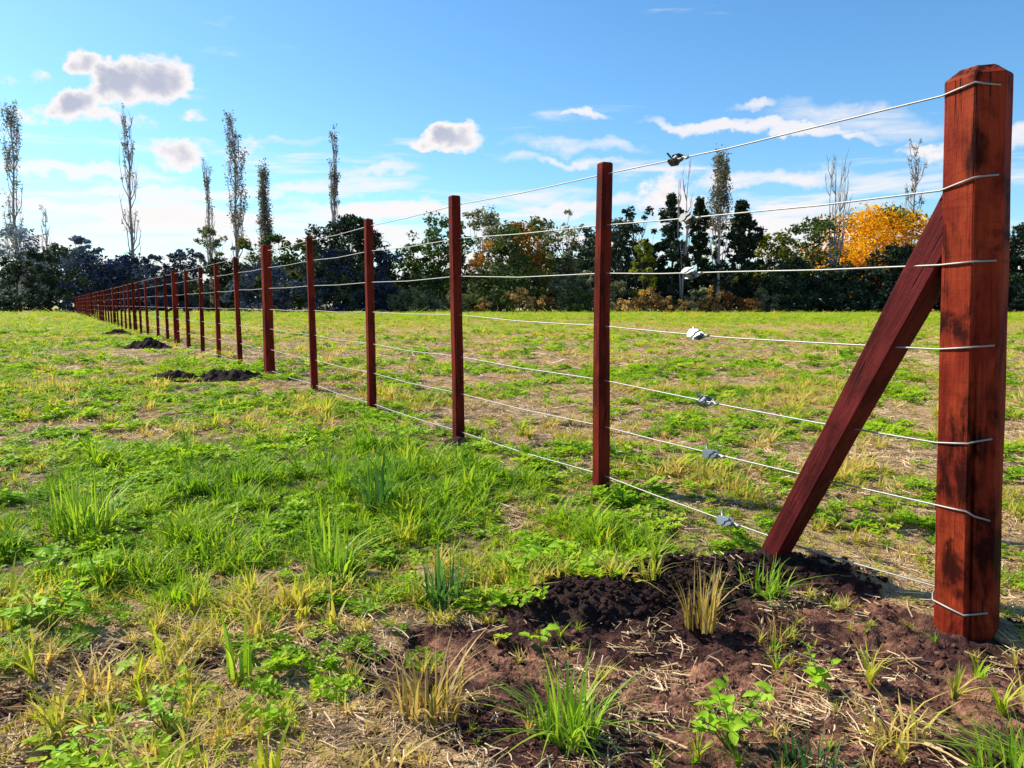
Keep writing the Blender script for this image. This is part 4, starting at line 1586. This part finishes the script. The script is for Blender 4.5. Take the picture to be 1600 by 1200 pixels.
def leafy_weed(px, py, w_px, h_px, n_leaf, leaf_px, label, seed, upright=.5):
    p = on_ground(px, py)
    k = project(p)[2] / F
    W, H, Lf = w_px * k / 2, h_px * k, leaf_px * k
    r = random.Random(seed)
    e = empty('leafy_weed', p, r.uniform(0, 6))
    mb, tn = MB(), []
    n_stem = max(2, n_leaf // 4)
    i = 0
    for s in range(n_stem):
        a = r.uniform(0, 6.283); q = W * math.sqrt(r.uniform(.02, 1)) * .8
        hh = H * r.uniform(.45, 1)
        tip = Vector((q * math.cos(a), q * math.sin(a), hh))
        mid = Vector((tip.x * .45, tip.y * .45, hh * .6))
        before = mb.n
        mb.tube([(0, 0, -.01), mid, tip], [.0016, .0013, .0008], 4)
        tn.extend([r.random()] * (mb.n - before))
        per = n_leaf // n_stem + (s < n_leaf % n_stem)
        for j in range(per):
            f = .35 + .65 * (j + 1) / per
            pt = mid.lerp(tip, min(1, max(0, (f - .35) / .65)))
            o = obj('leaf', LEAVES[r.randrange(4)], e, pt)
            sc = Lf * r.uniform(.65, 1.15)
            o.scale = (sc, sc, sc)
            o.rotation_euler = (r.uniform(-.4, .4), r.uniform(-.7, .15), r.uniform(0, 6.283))
            i += 1
    obj('stems', mb.build('stems', M_STEM, True, {'v': tn}), e)
    tag(e, label, 'weed', 'leafy weeds in the foreground')


def grass_clump(px, py, w_px, h_px, n, mat, label, seed, bw=5, bend=.7, lean=None):
    p = on_ground(px, py)
    k = project(p)[2] / F
    W, H = w_px * k / 2, h_px * k
    r = random.Random(seed)
    mb, tn = MB(), []
    for _ in range(int(n * 1.5)):
        a = r.uniform(0, 6.283); q = math.sqrt(r.random()) * W * .6
        aa = a + r.uniform(-.8, .8) if lean is None or r.random() < .3 else lean + r.uniform(-.6, .6)
        blade(mb, tn, (q * math.cos(a), q * math.sin(a), -.01), aa, H * (.25 + .83 * r.random() ** .8), bw * k * r.uniform(.45, 1.2), r.uniform(.0, 1) ** 1.5 * bend * 1.9, r.random(), 5)
    o = obj('grass_clump', mb.build('grass_clump', mat, False, {'v': tn}), None, p)
    tag(o, label, 'grass clump', 'grass clumps in the foreground')


def plants():
    leafy_weed(75, 985, 190, 70, 60, 23, 'bright lime leafy weed with rounded leaves on bare soil scrape', 1)
    leafy_weed(196, 1062, 50, 45, 6, 28, 'tiny seedling with a few rounded bright leaves', 2)
    leafy_weed(262, 1140, 130, 80, 36, 19, 'leafy lime weed between straw and dark scrape in the foreground corner', 3)
    leafy_weed(1140, 1165, 210, 90, 56, 25, 'large sprawling bright-leaved weed on purple-brown soil', 4)
    leafy_weed(1283, 1085, 80, 68, 22, 20, 'small bushy sprig growing alone on the bare soil before the end post', 5)
    leafy_weed(815, 905, 110, 62, 34, 22, 'bushy green weed at the tip of the dark soil mound', 6)
    leafy_weed(845, 1015, 70, 40, 12, 20, 'thin sprig of pale leaves on reddish soil below the mound', 7)
    leafy_weed(68, 905, 110, 45, 26, 22, 'low leafy weed cushion beside the feathery clump', 8)
    leafy_weed(165, 910, 100, 42, 26, 22, 'low leafy weed cushion between feathery clump and lime rounded-leaf weed', 9)
    leafy_weed(130, 1185, 110, 60, 18, 24, 'leafy weed at the very front edge of the field', 10)
    grass_clump(890, 1150, 150, 140, 80, M_BLADE, 'tall bright green grass tuft with arching blades at the edge of soil', 11, 6, .8)
    grass_clump(668, 1110, 170, 130, 80, M_BLADE_STRAW, 'yellowing grass tuft left of the tall bright tuft', 12, 5, .6)
    grass_clump(1098, 975, 90, 105, 46, M_BLADE_STRAW, 'straw-coloured grass tuft standing at the foot of the mound', 13, 4, .45)
    grass_clump(1190, 925, 120, 62, 56, M_BLADE, 'short green grass tuft at the foot of the brace', 14, 4, .9)
    grass_clump(690, 940, 110, 100, 44, M_BLADE_BLUE, 'dark blue-green grass tuft with stiff blades above the reddish soil', 15, 6, .5)
    grass_clump(1590, 1215, 190, 130, 60, M_BLADE, 'bright grass tuft with long blades in front of the end post', 16, 7, .9, math.pi * .9)
    grass_clump(1270, 1215, 150, 75, 60, M_BLADE_BLUE, 'dark green grass tuft on the bare soil near the bright-leaved weed', 17, 5, .9)
    grass_clump(130, 830, 150, 110, 120, M_BLADE, 'feathery tall green clump standing over dry grass', 18, 4, .6)
    grass_clump(590, 800, 80, 100, 40, M_BLADE_BLUE, 'tall blue-green grass tuft in the lush part of the field', 19, 5, .5)
    grass_clump(520, 900, 130, 110, 60, M_BLADE, 'leaning bright grass tuft in the lush part of the field', 20, 5, .7)
    grass_clump(375, 1060, 60, 110, 14, M_BLADE, 'few upright single green blades among straw', 21, 8, .3)
    grass_clump(1210, 1000, 70, 40, 24, M_BLADE_STRAW, 'small yellow tuft on bare soil between brace and end post', 22, 4, .7)


plants()
